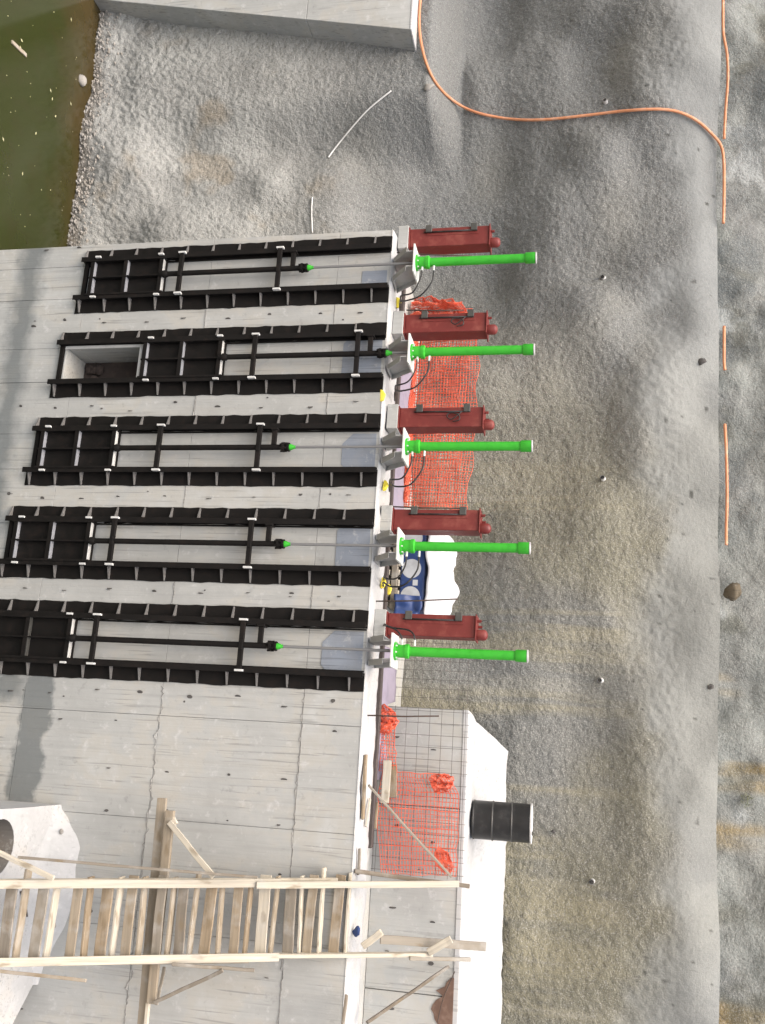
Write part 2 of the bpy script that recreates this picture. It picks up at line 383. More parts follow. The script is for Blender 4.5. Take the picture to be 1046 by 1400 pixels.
def fbm(x, z, seed, n=4):
    t = 0; a = 1.0; q = 0
    for i in range(n): t = t + a * vnoise(x * 2 ** i + i * 7.3, z * 2 ** i + i * 3.1, seed + i); q += a; a *= 0.55
    return t / q * 2
def tint_of(X, Z, upper=False):
    def mixc(c, col, f): return c * (1 - f[..., None]) + np.array(col) * f[..., None]
    r = rim(X); n1 = fbm(X * 0.5, Z * 0.5, 301); n2 = fbm(X * 0.3, Z * 0.4, 311); n3 = fbm(X * 1.3, Z * 1.3, 321)
    c = np.ones(X.shape + (3,)) * np.array((0.255, 0.248, 0.228)) * (1 + 0.5 * n1[..., None])
    c = mixc(c, (0.222, 0.230, 0.242), np.clip(sstep(4, -3, X) * 0.9 + n2 * 0.8, 0, 0.8))
    c = mixc(c, (0.262, 0.246, 0.188), np.clip(sstep(-1.5, 5, X) * sstep(-0.35, 0.25, n2 * -1 + 0.3 * n3) * 0.8, 0, 1))
    # yellowish seepage runs below the weep pipes and construction joints
    s1 = fbm(X * 1.7, Z * 0.10 + 4, 331); s2 = fbm(X * 5, Z * 0.22, 341)
    f = sstep(0.05, 0.5, s1 + 0.45 * s2) * sstep(0.5, 5.5, X) * sstep(r - 1.0, r - 2.2, Z + 0.5 * n3)
    c = mixc(c, (0.385, 0.345, 0.24), 0.6 * f)
    f = sstep(0.25, 0.6, s2) * sstep(3.6, 3.0, Z) * sstep(-3, 4, X)
    c = mixc(c, (0.36, 0.345, 0.305), 0.5 * f)
    top = sstep(r - 1.5, r - 0.6, Z + 0.6 * n3 + 0.7 * n1)
    c = mixc(c, (0.32, 0.33, 0.34), top * 0.7) * (1 + 0.2 * top[..., None] * n3[..., None])  # paler tone paints in the light on the up-facing shoulder
    low = sstep(-0.8, -3.2, Z + 0.9 * n1) * sstep(2, 0, X)
    c = mixc(c, (0.43, 0.425, 0.42), low * 0.9) * (1 + 0.3 * low[..., None] * n3[..., None])  # paler tone paints in the light on the forward-sloping lower left
    c = mixc(c, (0.36, 0.28, 0.19), low * sstep(0.25, 0.6, fbm(X * 0.9, Z * 0.9, 351)) * 0.5)
    c = mixc(c, (0.10, 0.075, 0.05), sstep(WATER_Z + 0.35, WATER_Z + 0.02, Z + 0.12 * n3) * 0.7)
    c = mixc(c, (0.06, 0.06, 0.055), sstep(0.90, 0.97, fbm(X * 9, Z * 7, 361, 1)) * 0.8 * (top > 0.3))
    if upper:
        c = mixc(c, (0.31, 0.325, 0.32), np.clip(0.6 + n3, 0, 1))
        c = mixc(c, (0.36, 0.25, 0.09), sstep(0.28, 0.55, fbm(X * 1.1, Z * 0.25, 371)) * 0.7)
        c = mixc(c, (0.15, 0.15, 0.125), sstep(0.25, 0.5, fbm(X * 1.5, Z * 0.9, 381)) * 0.6)
        c = mixc(c, (0.50, 0.52, 0.54), sstep(0.25, 0.4, fbm(X * 0.8, Z * 0.8, 391)) * 0.7); c = mixc(c, (0.16, 0.175, 0.185), sstep(0.15, 0.4, fbm(X * 0.7 + 9, Z * 0.9, 395)) * 0.7)
    sm = np.clip(1 - 0.65 * top, 0.1, 1) if not upper else np.ones(X.shape) * 0.8
    return np.concatenate([np.clip(c * np.array((0.79, 0.803, 0.765)), 0.03, 0.7), sm[..., None]], -1)
def grid_mesh(name, X, Y, Z, mat, kind=True, tint=None):
    nr, nc = X.shape
    co = np.stack([X, Y, Z], -1).reshape(-1, 3).astype(np.float32)
    idx = np.arange(nr * nc).reshape(nr, nc)
    q = np.stack([idx[:-1, :-1], idx[:-1, 1:], idx[1:, 1:], idx[1:, :-1]], -1).reshape(-1, 4).astype(np.int32)
    me = bpy.data.meshes.new(name)
    me.vertices.add(len(co)); me.vertices.foreach_set('co', co.ravel())
    me.loops.add(q.size); me.loops.foreach_set('vertex_index', q.ravel())
    me.polygons.add(len(q)); me.polygons.foreach_set('loop_start', np.arange(0, q.size, 4, dtype=np.int32))
    me.update(); me.validate(); me.shade_smooth(); me.materials.append(M[mat])
    if tint is not None:
        a_ = me.attributes.new('tint', 'FLOAT_COLOR', 'POINT'); a_.data.foreach_set('color', tint.reshape(-1).astype(np.float32))
    o = link(name, me)
    return structure(o) if kind else o

xs = np.concatenate([np.linspace(-60, -10.5, 40), np.arange(-9.6, 14.4, 0.032), np.linspace(14.5, 60, 40)])
ts = np.linspace(0, 1, 420)
Xg, Tg = np.meshgrid(xs, ts)
Zg = -8.2 + Tg * (rim(Xg) + 8.2)
grid_mesh('shotcrete_slope', Xg, surf(Xg, Zg), Zg, 'shot', tint=tint_of(Xg, Zg))
# upper tier, set back behind the rim
ts = np.concatenate([np.linspace(-0.12, -0.001, 6), np.linspace(0, 1, 100)])
xs2 = np.concatenate([np.linspace(-60, -12, 40), np.arange(-11.9, 15, 0.06), np.linspace(15.1, 60, 40)])
Xg, Tg = np.meshgrid(xs2, ts)
Rg = rim(Xg); Yr = surf(Xg, Rg)
up_ = np.clip(Tg, 0, 1); back = np.clip(-Tg / 0.12, 0, 1)
Zg = Rg + up_ * 4.5 + 0.03 * (1 - back) * 0
Yg = Yr + (1 - back) * 0.22 + 0.05 * up_ * 4.5 + np.where(Tg >= 0, 1, 0) * (0.35 * vnoise(Xg * 0.9, Zg * 0.9, 21) + 0.13 * vnoise(Xg * 2.3, Zg * 2.3, 22) + 0.035 * vnoise(Xg * 6, Zg * 6, 23) + 0.02 * vnoise(Xg * 14, Zg * 14, 24) + 0.17)
grid_mesh('upper_slope', Xg, Yg, Zg, 'shot2', tint=tint_of(Xg, Zg, True))
gx, gy = np.meshgrid(np.linspace(-60, 60, 61), np.linspace(0, 1, 12))
tz = rim(gx) + 4.5
grid_mesh('terrain', gx, 5.2 + gy ** 2 * 300 - 0.6 * (gy == 0), tz + 0.8 * vnoise(gx * 0.2, gy * 9, 31) * (gy > 0) , 'ground')
g = MB().add([(-900, -900, -8.1), (900, -900, -8.1), (900, 900, -8.1), (-900, 900, -8.1)], [(0, 1, 2, 3)]).build('ground', 'ground'); structure(g)
w = MB().add([(-40, -9, WATER_Z), (8.2, -9, WATER_Z), (8.2, 4.5, WATER_Z), (-40, 4.5, WATER_Z)], [(0, 1, 2, 3)]).build('water', 'water'); structure(w)
# dry pit floor right of the pool and behind the camera
pf = MB().box(8.2, 60, -60, 0.4, -8.05, -7.0).box(-60, 8.19, -60, -9.0, -8.05, -7.05).build('pit_floor', 'ground'); structure(pf)

# ---------------------------------------------------------------- deck behind the intake wall
DECK = -0.06
dk = MB().box(-0.15, 15.5, 0.98, 4.6, -1.0, DECK).build('deck', 'conc'); structure(dk)

# ================================================================== INTAKE WALL
wall = thing('intake_wall', 'tall pale concrete wall with formwork joints that carries the five black gates', 'concrete wall', (0, 0, -8.0))
GX = [0.565 + 1.5 * i for i in range(5)]
ZB = [-5.20, -5.42, -5.62, -5.84, -6.05]     # sill of each gate opening
OPH = 1.32                                   # opening height
OPW = 0.30                                   # half width
ZJ = [-8.0, -5.25, -3.04, -0.88, -0.012]
def panel(x0, x1, z0, z1):
    o = random.uniform(0, 0.007)
    g = 0.0025
    MB().box(x0 + g, x1 - g, o, 0.80, z0 + 8 + g, z1 + 8 - g).build('wall_panel', 'wall', wall, bevel=0.003)
edges = [-0.13]
for x in GX: edges += [x - OPW, x + OPW]
edges += [7.62, 9.05, 10.5, 11.95, 13.4, 15.5]
for a in range(len(edges) - 1):
    x0, x1 = edges[a], edges[a + 1]
    bay = a % 2 == 1 and a < 10
    if not bay:
        for j in range(4): panel(x0, x1, ZJ[j], ZJ[j + 1])
    else:
        zb = ZB[a // 2]; zt = zb + OPH
        panel(x0, x1, -8.0, zb); lev = [zt] + [z for z in ZJ if z > zt]
        for j in range(len(lev) - 1): panel(x0, x1, lev[j], lev[j + 1])
# core behind the panels, open at the bays
core = MB()
xe = [-0.13]
for i, x in enumerate(GX):
    core.box(xe[-1], x - OPW - 0.001, 0.802, 0.97, 0, 7.95); xe.append(x + OPW + 0.001)
    core.box(x - OPW, x + OPW, 0.802, 0.97, 0, ZB[i] + 8); core.box(x - OPW, x + OPW, 0.802, 0.97, ZB[i] + OPH + 8, 7.95)
core.box(xe[-1], 15.5, 0.802, 0.97, 0, 7.95)
core.build('wall_core', 'conc', wall)
# rough screeded coping on top
nx_, ny_ = 320, 16
X_, Y_ = np.meshgrid(np.linspace(-0.135, 15.5, nx_), np.linspace(-0.006, 0.90, ny_))
Zc = 8.0 + 0.03 * vnoise(X_ * 3, Y_ * 3, 41) + 0.02 * vnoise(X_ * 9, Y_ * 9, 42) + 0.006
Ye = Y_ + 0.05 * (Y_ > 0.8) * vnoise(X_ * 2.2, Y_ * 0, 43) * 2
Zc[0, :] = 7.975; Zc[-1, :] = 7.9
cp = grid_mesh('coping', X_, Ye, Zc, 'conc2', False); cp.parent = wall
# culverts behind the openings
for i, x in enumerate(GX):
    z0 = ZB[i] + 8; z1 = z0 + OPH
    c = MB().box(x - OPW - 0.25, x - OPW - 0.002, 0.972, 2.3, z0 - 0.2, z1 + 0.2).box(x + OPW + 0.002, x + OPW + 0.25, 0.972, 2.3, z0 - 0.2, z1 + 0.2)
    c.box(x - OPW, x + OPW, 0.972, 2.3, z0 - 0.2, z0).box(x - OPW, x + OPW, 0.972, 2.3, z1, z1 + 0.2).box(x - OPW - .25, x + OPW + .25, 2.302, 2.5, z0 - .2, z1 + .2)
    c.build('culvert', 'conc', wall)
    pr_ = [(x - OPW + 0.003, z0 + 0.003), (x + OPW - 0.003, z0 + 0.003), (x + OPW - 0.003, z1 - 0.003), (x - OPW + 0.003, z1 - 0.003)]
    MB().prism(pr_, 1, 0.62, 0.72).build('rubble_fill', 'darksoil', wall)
    if i == 1:
        for q in range(7): blob('stone', 'darksoil', wall, (x + random.uniform(-0.22, 0.22), 0.60, z0 + 0.08 + random.random() * 0.3), (0.10, 0.06, 0.08), 400 + q, 9, 6)
# mortar patches near the top of each bay
for i, x in enumerate(GX):
    zt = 7.93; d = [0.40, 0.62, 0.52, 0.50, 0.60][i]; ch = [0.0, 0.05, 0.16, 0.04, 0.17][i]; a = [0.02, -0.29, -0.26, -0.29, -0.27][i]
    poly = [(x + a, zt - d + ch), (x + a + ch, zt - d), (x + 0.29 - ch * 0.4, zt - d), (x + 0.29, zt - d + ch * 0.4), (x + 0.29, zt), (x + a, zt)]
    MB().prism(poly, 1, -0.005, 0.02).build('mortar_patch', 'mortar', wall)
# ragged laitance seams along the pour joints
def seam(x0, x1, z, amp):
    b = MB(); n = int((x1 - x0) / 0.035)
    for i in range(n + 1):
        xx = x0 + (x1 - x0) * i / n; c_ = z + 8 + amp * float(vnoise(xx * 9, z, 47)) + amp * 0.7 * random.uniform(-1, 1) * (random.random() < 0.4)
        t_ = random.uniform(0.001, 0.009); b.v += [(xx, 0.004, c_ - t_), (xx, -0.006, c_), (xx, 0.004, c_ + t_)]
    for i in range(n):
        q = i * 3; b.f += [(q, q + 1, q + 4, q + 3), (q + 1, q + 2, q + 5, q + 4)]
    b.build('joint_seam', 'seam', wall)
M['seam'] = mat_paint('grey_seam', (0.22, 0.215, 0.20), 0.9, (0.42, 0.41, 0.39), 0.7, 9)
seam(7.2, 13.3, -3.04, 0.05); seam(7.2, 13.3, -0.88, 0.03)
for i in range(1, 5):
    for z_ in (-3.04, -0.88): seam(GX[i] - 0.92, GX[i] - 0.58, z_, 0.02)
# form tie holes: raised discs, coloured dark for the shade inside
hm = MB()
hm.lathe([(0.034, 0), (0.030, 0.006)], n=9); hme = hm.mesh('tie_hole', 'hole')
def tie(x, z, par=wall, y=-0.001, s=1.0, base=-8.0):
    o = link('tie_hole', hme, par, (x, y, z - base)); o.rotation_euler = (R_(90), 0, random.uniform(0, 6)); o.scale = (s * random.uniform(0.6, 1.0), s * random.uniform(0.8, 1.5), 1)
for i in range(6):
    xs_ = GX[i] - 0.565 - 0.185 if i < 5 else 7.33
    if i == 0: xs_ = -0.06
    for z in (-0.45, -1.15, -1.9, -2.65, -3.4, -4.1, -4.8, -5.5, -6.1):
        if i == 0 and z > -5.2: continue
        tie(xs_ + random.uniform(-0.07, 0.07), z + random.uniform(-0.05, 0.05))
        if random.random() < 0.4: tie(xs_ + random.uniform(-0.12, 0.12), z + random.uniform(-0.3, 0.3), s=0.5)
for x in (7.75, 8.35, 8.95, 9.6, 10.3, 11.0, 11.7, 12.4):
    for z in (-0.35, -1.05, -1.9, -2.8, -3.7, -4.6):
        if random.random() < 0.5: tie(x + random.uniform(-0.06, 0.06), z + random.uniform(-0.06, 0.06), s=random.uniform(0.4, 1.1))

# ================================================================== SLUICE GATES
gus = MB().prism([(0.026, 0), (0.235, 0), (0.235, -0.02), (0.026, -0.10)], 2, 0, 0.018).mesh('gusset', 'guss')
gusL = MB().prism([(-0.026, 0), (-0.026, -0.10), (-0.235, -0.02), (-0.235, 0)], 2, 0, 0.018).mesh('gusset', 'guss')
k = M['black']
lugm = MB().box(-0.055, 0.055, -0.04, 0, 0, 0.0).mesh('lug', 'lug')
lug = MB().box(-0.014, 0.014, -0.04, 0.0, -0.045, 0.045).mesh('lug', 'lug')
GL = ['black sluice gate at the top of the photo, beside the green pond, lowered',
      'black sluice gate raised on its rails above an open square shaft',
      'black lowered sluice gate in the middle of the row of five',
      'black lowered sluice gate fourth from the pond, under the white tarpaulin',
      'black lowered sluice gate at the bottom of the row, nearest the timber ladder']
LEAF = [(-5.16, -3.79), (-4.02, -2.60), (-5.60, -4.22), (-5.82, -4.43), (-6.03, -4.52)]
BARS = [(-3.49, -1.81), (-2.08, -0.42), (-3.49, -1.86), (-4.06, -1.85), (-4.14, -1.83)]
STEM = [-1.36, 0.0, -1.40, -1.35, -1.33]
def jag(x0, x1, z0, z1, side, y0=-0.014, amp=0.018, step=0.13):
    """sealant strip with a ragged outer edge; side is the ragged side"""
    n = max(2, int((z1 - z0) / step)); b = MB(); zs_ = [z0 + (z1 - z0) * i / n for i in range(n + 1)]
    for z in zs_:
        j = amp * (random.random() ** 1.5); 
        a, c = (x0 - j, x1) if side < 0 else (x0, x1 + j)
        b.v += [(a, 0.02, z), (a + 0.004, y0, z), (c - 0.004, y0, z), (c, 0.02, z)]
    for i in range(n):
        q = i * 4
        for j in range(3): b.f.append((q + j, q + j + 1, q + j + 5, q + j + 4))
    b.f += [(0, 1, 2, 3), (n * 4 + 3, n * 4 + 2, n * 4 + 1, n * 4)]
    return b
for i in range(5):
    x = GX[i]; zb = ZB[i] - 0.15
    G = thing('sluice_gate', GL[i], 'sluice gate', (x, 0, zb), 'sluice gates on the intake wall')
    H = -0.02 - zb                     # top of rails in local z
    for sgn in (-1, 1):
        r = MB()
        xi = sgn * 0.335
        lo = -0.03 if sgn > 0 else 0.03
        a, b2 = sorted((xi, xi + sgn * 0.235)); r.box(a, b2, -0.016, 0.01, lo, H)           # wall flange
        a, b2 = sorted((xi, xi + sgn * 0.026)); r.box(a, b2, -0.125, -0.0165, lo, H)        # web
        a, b2 = sorted((xi - sgn * 0.03, xi + sgn * 0.055)); r.box(a, b2, -0.14, -0.1255, lo, H)   # lip
        rail = r.build('guide_rail', 'black', G, bevel=0.003)
        zz = 0.05
        while zz < H - 0.1:
            o = link('gusset', gus if sgn > 0 else gusL, rail, (xi, -0.0165, zz)); zz += 0.455
        jag(*sorted((xi + sgn * 0.2, xi + sgn * 0.237)), lo, H, sgn).build('sealant', 'seal', rail)
        jag(*sorted((xi - sgn * 0.012, xi + sgn * 0.01)), OPH + 0.35, H, -sgn, amp=0.022).build('sealant', 'seal', rail)
    # sill and opening frame
    MB().box(-0.335, 0.335, -0.06, -0.008, 0.06, 0.13).build('sill', 'black', G, bevel=0.003)
    fr = MB(); ft = 0.15 + OPH
    for sgn in (-1, 1):
        a, b2 = sorted((sgn * 0.27, sgn * 0.318)); fr.box(a, b2, -0.03, -0.008, 0.135, ft + 0.06)
    fr.box(-0.27, 0.27, -0.03, -0.008, ft + 0.0, ft + 0.045)
    fr.build('opening_frame', 'lug' if i == 1 else 'black', G)
    # inner runner strips up the bay
    for sgn in (-1, 1):
        a, b2 = sorted((sgn * 0.285, sgn * 0.305)); MB().box(a, b2, -0.035, -0.009, ft + 0.062, H - 0.01).build('runner', 'black', G)
    # leaf
    l0, l1 = LEAF[i][0] - zb, LEAF[i][1] - zb; lh = l1 - l0
    lf = MB().box(-0.325, 0.325, -0.055, -0.034, l0, l1).build('gate_leaf', 'black', G, bevel=0.002)
    for q, z in enumerate((l0 + 0.085, l0 + lh * 0.5, l1 - 0.05)):
        MB().box(-0.292, -0.012, -0.135, -0.056, z, z + 0.016).box(0.012, 0.292, -0.135, -0.056, z, z + 0.022).build('beam', ['beam', 'beam', 'lug'][q] if q != 1 or i != 4 else 'dark', lf)  # beam colours carry the light falling on their upper faces
        MB().box(-0.292, 0.292, -0.145, -0.1355, z - 0.05, z + 0.012).build('beam_flange', 'black', lf)
    MB().box(-0.0115, 0.0115, -0.149, -0.056, l0 + 0.02, l1 - 0.01).build('rib', 'black', lf)
    for sgn in (-1, 1):
        a, b2 = sorted((sgn * 0.293, sgn * 0.325)); MB().box(a, b2, -0.155, -0.056, l0, l1).build('side_post', 'black', lf)
        for z in (l0 + 0.16, l1 - 0.08):
            o = link('lug', lug, G, (sgn * 0.365, -0.141, z))
    # cross bars
    for z in BARS[i]:
        z -= zb
        cb = MB().box(-0.345, 0.345, -0.20, -0.142, z - 0.035, z + 0.035).box(-0.07, 0.07, -0.215, -0.2005, z - 0.028, z + 0.028).build('cross_bar', 'black', G, bevel=0.004)
        for sgn in (-1, 1):
            MB().box(sgn * 0.365 - 0.014, sgn * 0.365 + 0.014, -0.20, -0.1415, z - 0.06, z + 0.06).build('bracket', 'lug', cb)
    # stem, stop arm, coupling, clevis, rod
    st = STEM[i] - zb
    MB().lathe([(0.043, l1 - 0.06), (0.043, st - 0.05)], (0, -0.150), 14).build('stem', 'black', G, smooth=2)
    MB().lathe([(0.06, l1 - 0.005), (0.06, l1 + 0.05), (0.045, l1 + 0.08)], (0, -0.150), 14).build('stem_foot', 'black', G, smooth=2)
    MB().box(-0.27, -0.035, -0.18, -0.12, st - 0.26, st - 0.19).box(-0.30, -0.27, -0.20, -0.04, st - 0.28, st - 0.17).build('stop_arm', 'black', G, bevel=0.004)
    cpl = MB().lathe([(0.05, st - 0.09), (0.078, st - 0.08), (0.078, st - 0.05), (0.05, st - 0.045), (0.05, st - 0.005), (0.07, st), (0.07, st + 0.03)], (0, -0.150), 14)
    for a in range(6):
        ax, ay = 0.062 * math.cos(a * 1.047), 0.062 * math.sin(a * 1.047) - 0.15
        cpl.lathe([(0.016, st - 0.11), (0.016, st - 0.01)], (ax, ay), 6)
    cpl.build('coupling', 'black', G)
    MB().lathe([(0.046, st + 0.031), (0.046, st + 0.06), (0.026, st + 0.10), (0.026, st + 0.125)], (0, -0.150), 14).build('clevis', 'green', G, smooth=2)
    MB().lathe([(0.021, st + 0.126), (0.021, 0.405 - zb)], (0, -0.150), 12).build('rod', 'rod', G, smooth=2)

# ================================================================== HYDRAULIC CYLINDERS
CLB = ['bright green hydraulic cylinder at the top of the photo, end nearest the pond',
       'bright green hydraulic cylinder above the raised gate, second from the pond',
       'bright green hydraulic cylinder in the middle of the row, before orange netting',
       'bright green hydraulic cylinder standing in front of the white tarpaulin',
       'bright green hydraulic cylinder lowest in the photo, nearest the timber ladder']
for i in range(5):
    T = thing('hydraulic_cylinder', CLB[i], 'hydraulic cylinder', (GX[i], 0, 0.02), 'green hydraulic cylinders on the wall')
    for sgn in (-1, 1):
        a, b2 = sorted((sgn * 0.12, sgn * 0.135))
        lg = MB().prism([(0.42, 0.0), (0.02, 0.0), (-0.30, 0.26), (-0.30, 0.37), (0.12, 0.37)], 0, a, b2)
        a, b2 = sorted((sgn * 0.136, sgn * 0.205)); lg.prism([(0.42, 0.0), (0.40, 0.0), (0.105, 0.37), (0.12, 0.37)], 0, a, b2)
        lg.prism([(0.02, 0.0), (0.04, 0.0), (-0.28, 0.262), (-0.30, 0.26)], 0, a, b2)
        lg.box(a, b2, 0.0, 0.42, 0.0, 0.012)
        lg.build('support_leg', 'galv', T)
    pl = MB()
    pl.box(-0.235, 0.235, -0.33, 0.15, 0.372, 0.398).build('top_plate', 'plate', T, bevel=0.004)
    MB().lathe([(0.126, 0.399), (0.126, 0.43), (0.092, 0.432), (0.092, 0.55), (0.102, 0.552), (0.102, 0.60), (0.075, 0.615)], (0, -0.15), 24).build('gland', 'green', T, smooth=2)
    for a_ in range(8):
        an = a_ * 0.7854 + 0.2; MB().lathe([(0.011, 0.43), (0.011, 0.452)], (0.1165 * math.cos(an), -0.15 + 0.1165 * math.sin(an)), 6).build('bolt', 'lug', T)
    MB().lathe([(0.067, 0.60), (0.067, 2.09)], (0, -0.15), 24).build('barrel', 'green', T, smooth=2)
    MB().lathe([(0.078, 2.07), (0.084, 2.08), (0.084, 2.22), (0.078, 2.228)], (0, -0.15), 24).build('end_cap', 'green', T, smooth=2)
    MB().lathe([(0.088, 2.229), (0.088, 2.245)], (0, -0.15), 24).build('end_plate', 'lug', T, smooth=2)
    # hoses
    sx = -1 if i == 4 else 1
    for q, (zf, sp) in enumerate(((0.50, 0.26), (0.68, 0.34))):
        MB().tube([(sx * 0.075, -0.17, zf), (sx * 0.16, -0.18, zf)], 0.017, 8).build('fitting', 'lug', T)
        if i == 4: pts = [(sx * 0.15, -0.18, zf), (sx * (0.22), -0.17, zf - 0.02), (sx * 0.30, -0.08, zf - 0.12), (sx * 0.36, 0.05, zf - 0.28 - 0.1 * q), (sx * 0.42, 0.3, 0.13)]
        else: pts = [(0.15, -0.18, zf), (0.15 + sp * 0.6, -0.18, zf - 0.02), (0.20 + sp * 1.05, -0.14, zf - 0.13 - 0.06 * q), (0.16 + sp * 1.2, -0.02, zf - 0.30 - 0.12 * q), (0.12 + sp, 0.25, 0.10 - 0.0 * q), (0.10 + sp * 1.1, 0.60, 0.035)]
        pts = [(a + random.uniform(-.015, .015), b_ + random.uniform(-.015, .015), c_) for a, b_, c_ in pts]
        MB().tube(spline(pts, 6), 0.0125, 7).build('hose', 'rubber', T, smooth=1)

# ================================================================== RED PEDESTALS
PX = [-0.14, 1.38, 2.95, 4.57, 6.14]
PLB = ['dark red steel pedestal at the top of the photo, end nearest the pond',
       'dark red steel pedestal between the first and second green cylinders',
       'dark red steel pedestal in the middle of the row, against orange netting',
       'dark red steel pedestal just before the blue wrapped bale',
       'dark red steel pedestal lowest in the photo, after the white tarpaulin']
for i in range(5):
    T = thing('pedestal', PLB[i], 'steel pedestal', (PX[i], 0.45, 0.015), 'red steel pedestals on the wall', rotz=R_(random.uniform(-3, 3)))
    MB().box(-0.21, 0.19, -0.20, 0.20, 0, 0.17).build('plinth', 'conc', T, bevel=0.01)
    MB().box(-0.185, 0.175, -0.18, 0.18, 0.171, 0.19).build('base_plate', 'red', T, bevel=0.003)
    MB().box(-0.165, 0.155, -0.15, 0.15, 0.191, 1.47).build('column', 'red', T, bevel=0.012)
    MB().box(-0.185, 0.19, -0.175, 0.175, 1.471, 1.488).build('cap_plate', 'red', T, bevel=0.003)
    kb = MB().lathe([(0.075, 1.489), (0.08, 1.52), (0.08, 1.60), (0.06, 1.63), (0.03, 1.645)], (0.10, -0.07), 14).build('knob', 'red', T, smooth=2)
    MB().lathe([(0.022, 1.489), (0.022, 1.55)], (-0.10, -0.07), 8).build('bolt', 'red', T)
    MB().lathe([(0.022, 1.489), (0.022, 1.55)], (-0.04, 0.08), 8).build('bolt', 'red', T)
    MB().box(-0.13, 0.07 - 0.1, -0.157, -0.1505, 0.46, 1.30).build('cover_strip', 'red', T)
    for z in (0.45, 1.18):
        MB().box(-0.20, -0.075, -0.20, -0.152, z, z + 0.10).build('clamp', 'dark', T, bevel=0.008)
    MB().tube([(-0.085, -0.172, 0.42), (-0.085, -0.172, 1.24)], 0.012, 8).build('handle', 'rubber', T, smooth=1)
    if i in (1, 2):
        lp = [(-0.09, -0.18, 1.16), (-0.02, -0.20, 1.10), (0.05, -0.19, 1.0), (0.0, -0.19, 0.93), (-0.06, -0.18, 0.98), (-0.03, -0.19, 1.1), (0.06, -0.19, 1.12), (0.08, -0.18, 1.02)]
        MB().tube(spline(lp, 5), 0.009, 6).build('cable', 'rubber', T, smooth=1)
    if i in (3, 4):
        MB().tube(spline([(-0.1, -0.07, 1.55), (-0.12, -0.05, 1.62), (-0.05, 0, 1.66)], 5), 0.006, 6).build('cable', 'rubber', T, smooth=1)

# ================================================================== REBAR STAKES on the wall and deck
RB = [(536, 345, 645, 350, 0.35, 'rusty rebar stake beside the first green cylinder at the pond end'),
      (536, 436, 634, 432, 0.35, 'rusty rebar stake beside the second red pedestal from the pond'),
      (530, 561, 638, 563, 0.35, 'rusty rebar stake beside the middle red pedestal'),
      (519, 692, 638, 695, 0.35, 'rusty rebar stake between orange netting and the fourth red pedestal'),
      (511, 822, 626, 819, 0.30, 'rusty rebar stake in front of the blue wrapped bale'),
      (502, 978, 600, 979, 0.30, 'thick rusty rebar stake at the start of the bare steel mesh'),
      (556, 424, 634, 424, 1.3, 'thin rebar stake before the bunched end of orange netting')]
for a, b_, c_, d_, Y, lab in RB:
    p0 = at(a, b_, Y); p1 = at(c_, d_, Y + random.uniform(-0.05, 0.05)); p0.z = min(p0.z, 0.02)
    pm = (p0 + p1) / 2 + Vector((0.01, 0.0, 0))
    tag(MB().tube([p0 - p0, pm - p0, p1 - p0], 0.011, 7).build('rebar_stake', 'rebar', None, p0, smooth=1), lab, 'rebar', 'rebar stakes along the wall top')

# ================================================================== STEEL MESH AND ORANGE NETS
def mesh_panel(x0, x1, z0, z1, y, sp, lab, r=0.0045, tilt=0.0):
    b = MB(); n = int(round((x1 - x0) / sp)); mm = int(round((z1 - z0) / sp))
    for i in range(n + 1):
        xx = (x1 - x0) * i / n; b.tube([(xx, 0, -0.06), (xx, tilt * (z1 - z0), z1 - z0 + 0.06)], r, 5)
    for j in range(mm + 1):
        zz = (z1 - z0) * j / mm; b.tube([(-0.06, tilt * zz - 2.1 * r, zz), (x1 - x0 + 0.06, tilt * zz - 2.1 * r, zz)], r, 5)
    return tag(b.build('mesh_panel', 'mesh', None, (x0, y, z0 + 0.0)), lab, 'steel mesh', 'reinforcing mesh panels behind the wall')
mesh_panel(0.2, 3.95, 0.0, 1.16, 2.12, 0.15, 'welded steel mesh panel hung with orange netting behind the gates')
mesh_panel(5.72, 7.05, 0.0, 1.20, 2.28, 0.15, 'bare steel mesh panel against grey shotcrete beside the lowest green cylinder', 0.0035)
mesh_panel(7.30, 9.62, 0.02, 1.28, 1.36, 0.18, 'steel mesh panel standing before the low concrete back wall', 0.0035)
def net(fn, nu, nv, r):
    b = MB()
    P = [[Vector(fn(i / nu, j / nv)) for j in range(nv + 1)] for i in range(nu + 1)]
    def seg(p, q, rr):
        t = (q - p)
        if t.length < 1e-5: return
        t.normalize(); a = t.orthogonal().normalized(); c = t.cross(a); o = len(b.v)
        for e in (p, q):
            for kx in range(3):
                an = 2.094 * kx; b.v.append(tuple(e + (a * math.cos(an) + c * math.sin(an)) * rr))
        for kx in range(3): b.f.append((o + kx, o + (kx + 1) % 3, o + 3 + (kx + 1) % 3, o + 3 + kx))
    for i in range(nu + 1):
        for j in range(nv + 1):
            if i < nu: seg(P[i][j], P[i + 1][j], r)
            if j < nv: seg(P[i][j], P[i][j + 1], r * (0.8 if i % 4 else 1.3))
    return b
N1 = thing('safety_net', 'long orange safety net hung on mesh behind the upper three red pedestals', 'safety net', (0.3, 2.06, 0), 'orange safety nets')
def f1(u, v):
    x = u * 3.62; hgt = 1.16 - 0.10 * sstep(0.62, 1.0, u) * 1.0 - 0.25 * sstep(0.10, 0.0, u)
    return (x + 0.03 * float(vnoise(u * 22, v * 6, 51)) + 0.10 * float(vnoise(u * 5, v * 2, 55)), 0.10 * float(vnoise(u * 14, v * 5, 52)) - 0.02 - 0.06 * (1 - v), 0.03 + v * float(hgt) + 0.02 * float(vnoise(u * 30, v * 4, 53)) + (v > 0.99) * 0.03 * math.sin(u * 26))
net(f1, 74, 24, 0.0066).build('netting', 'net', N1)
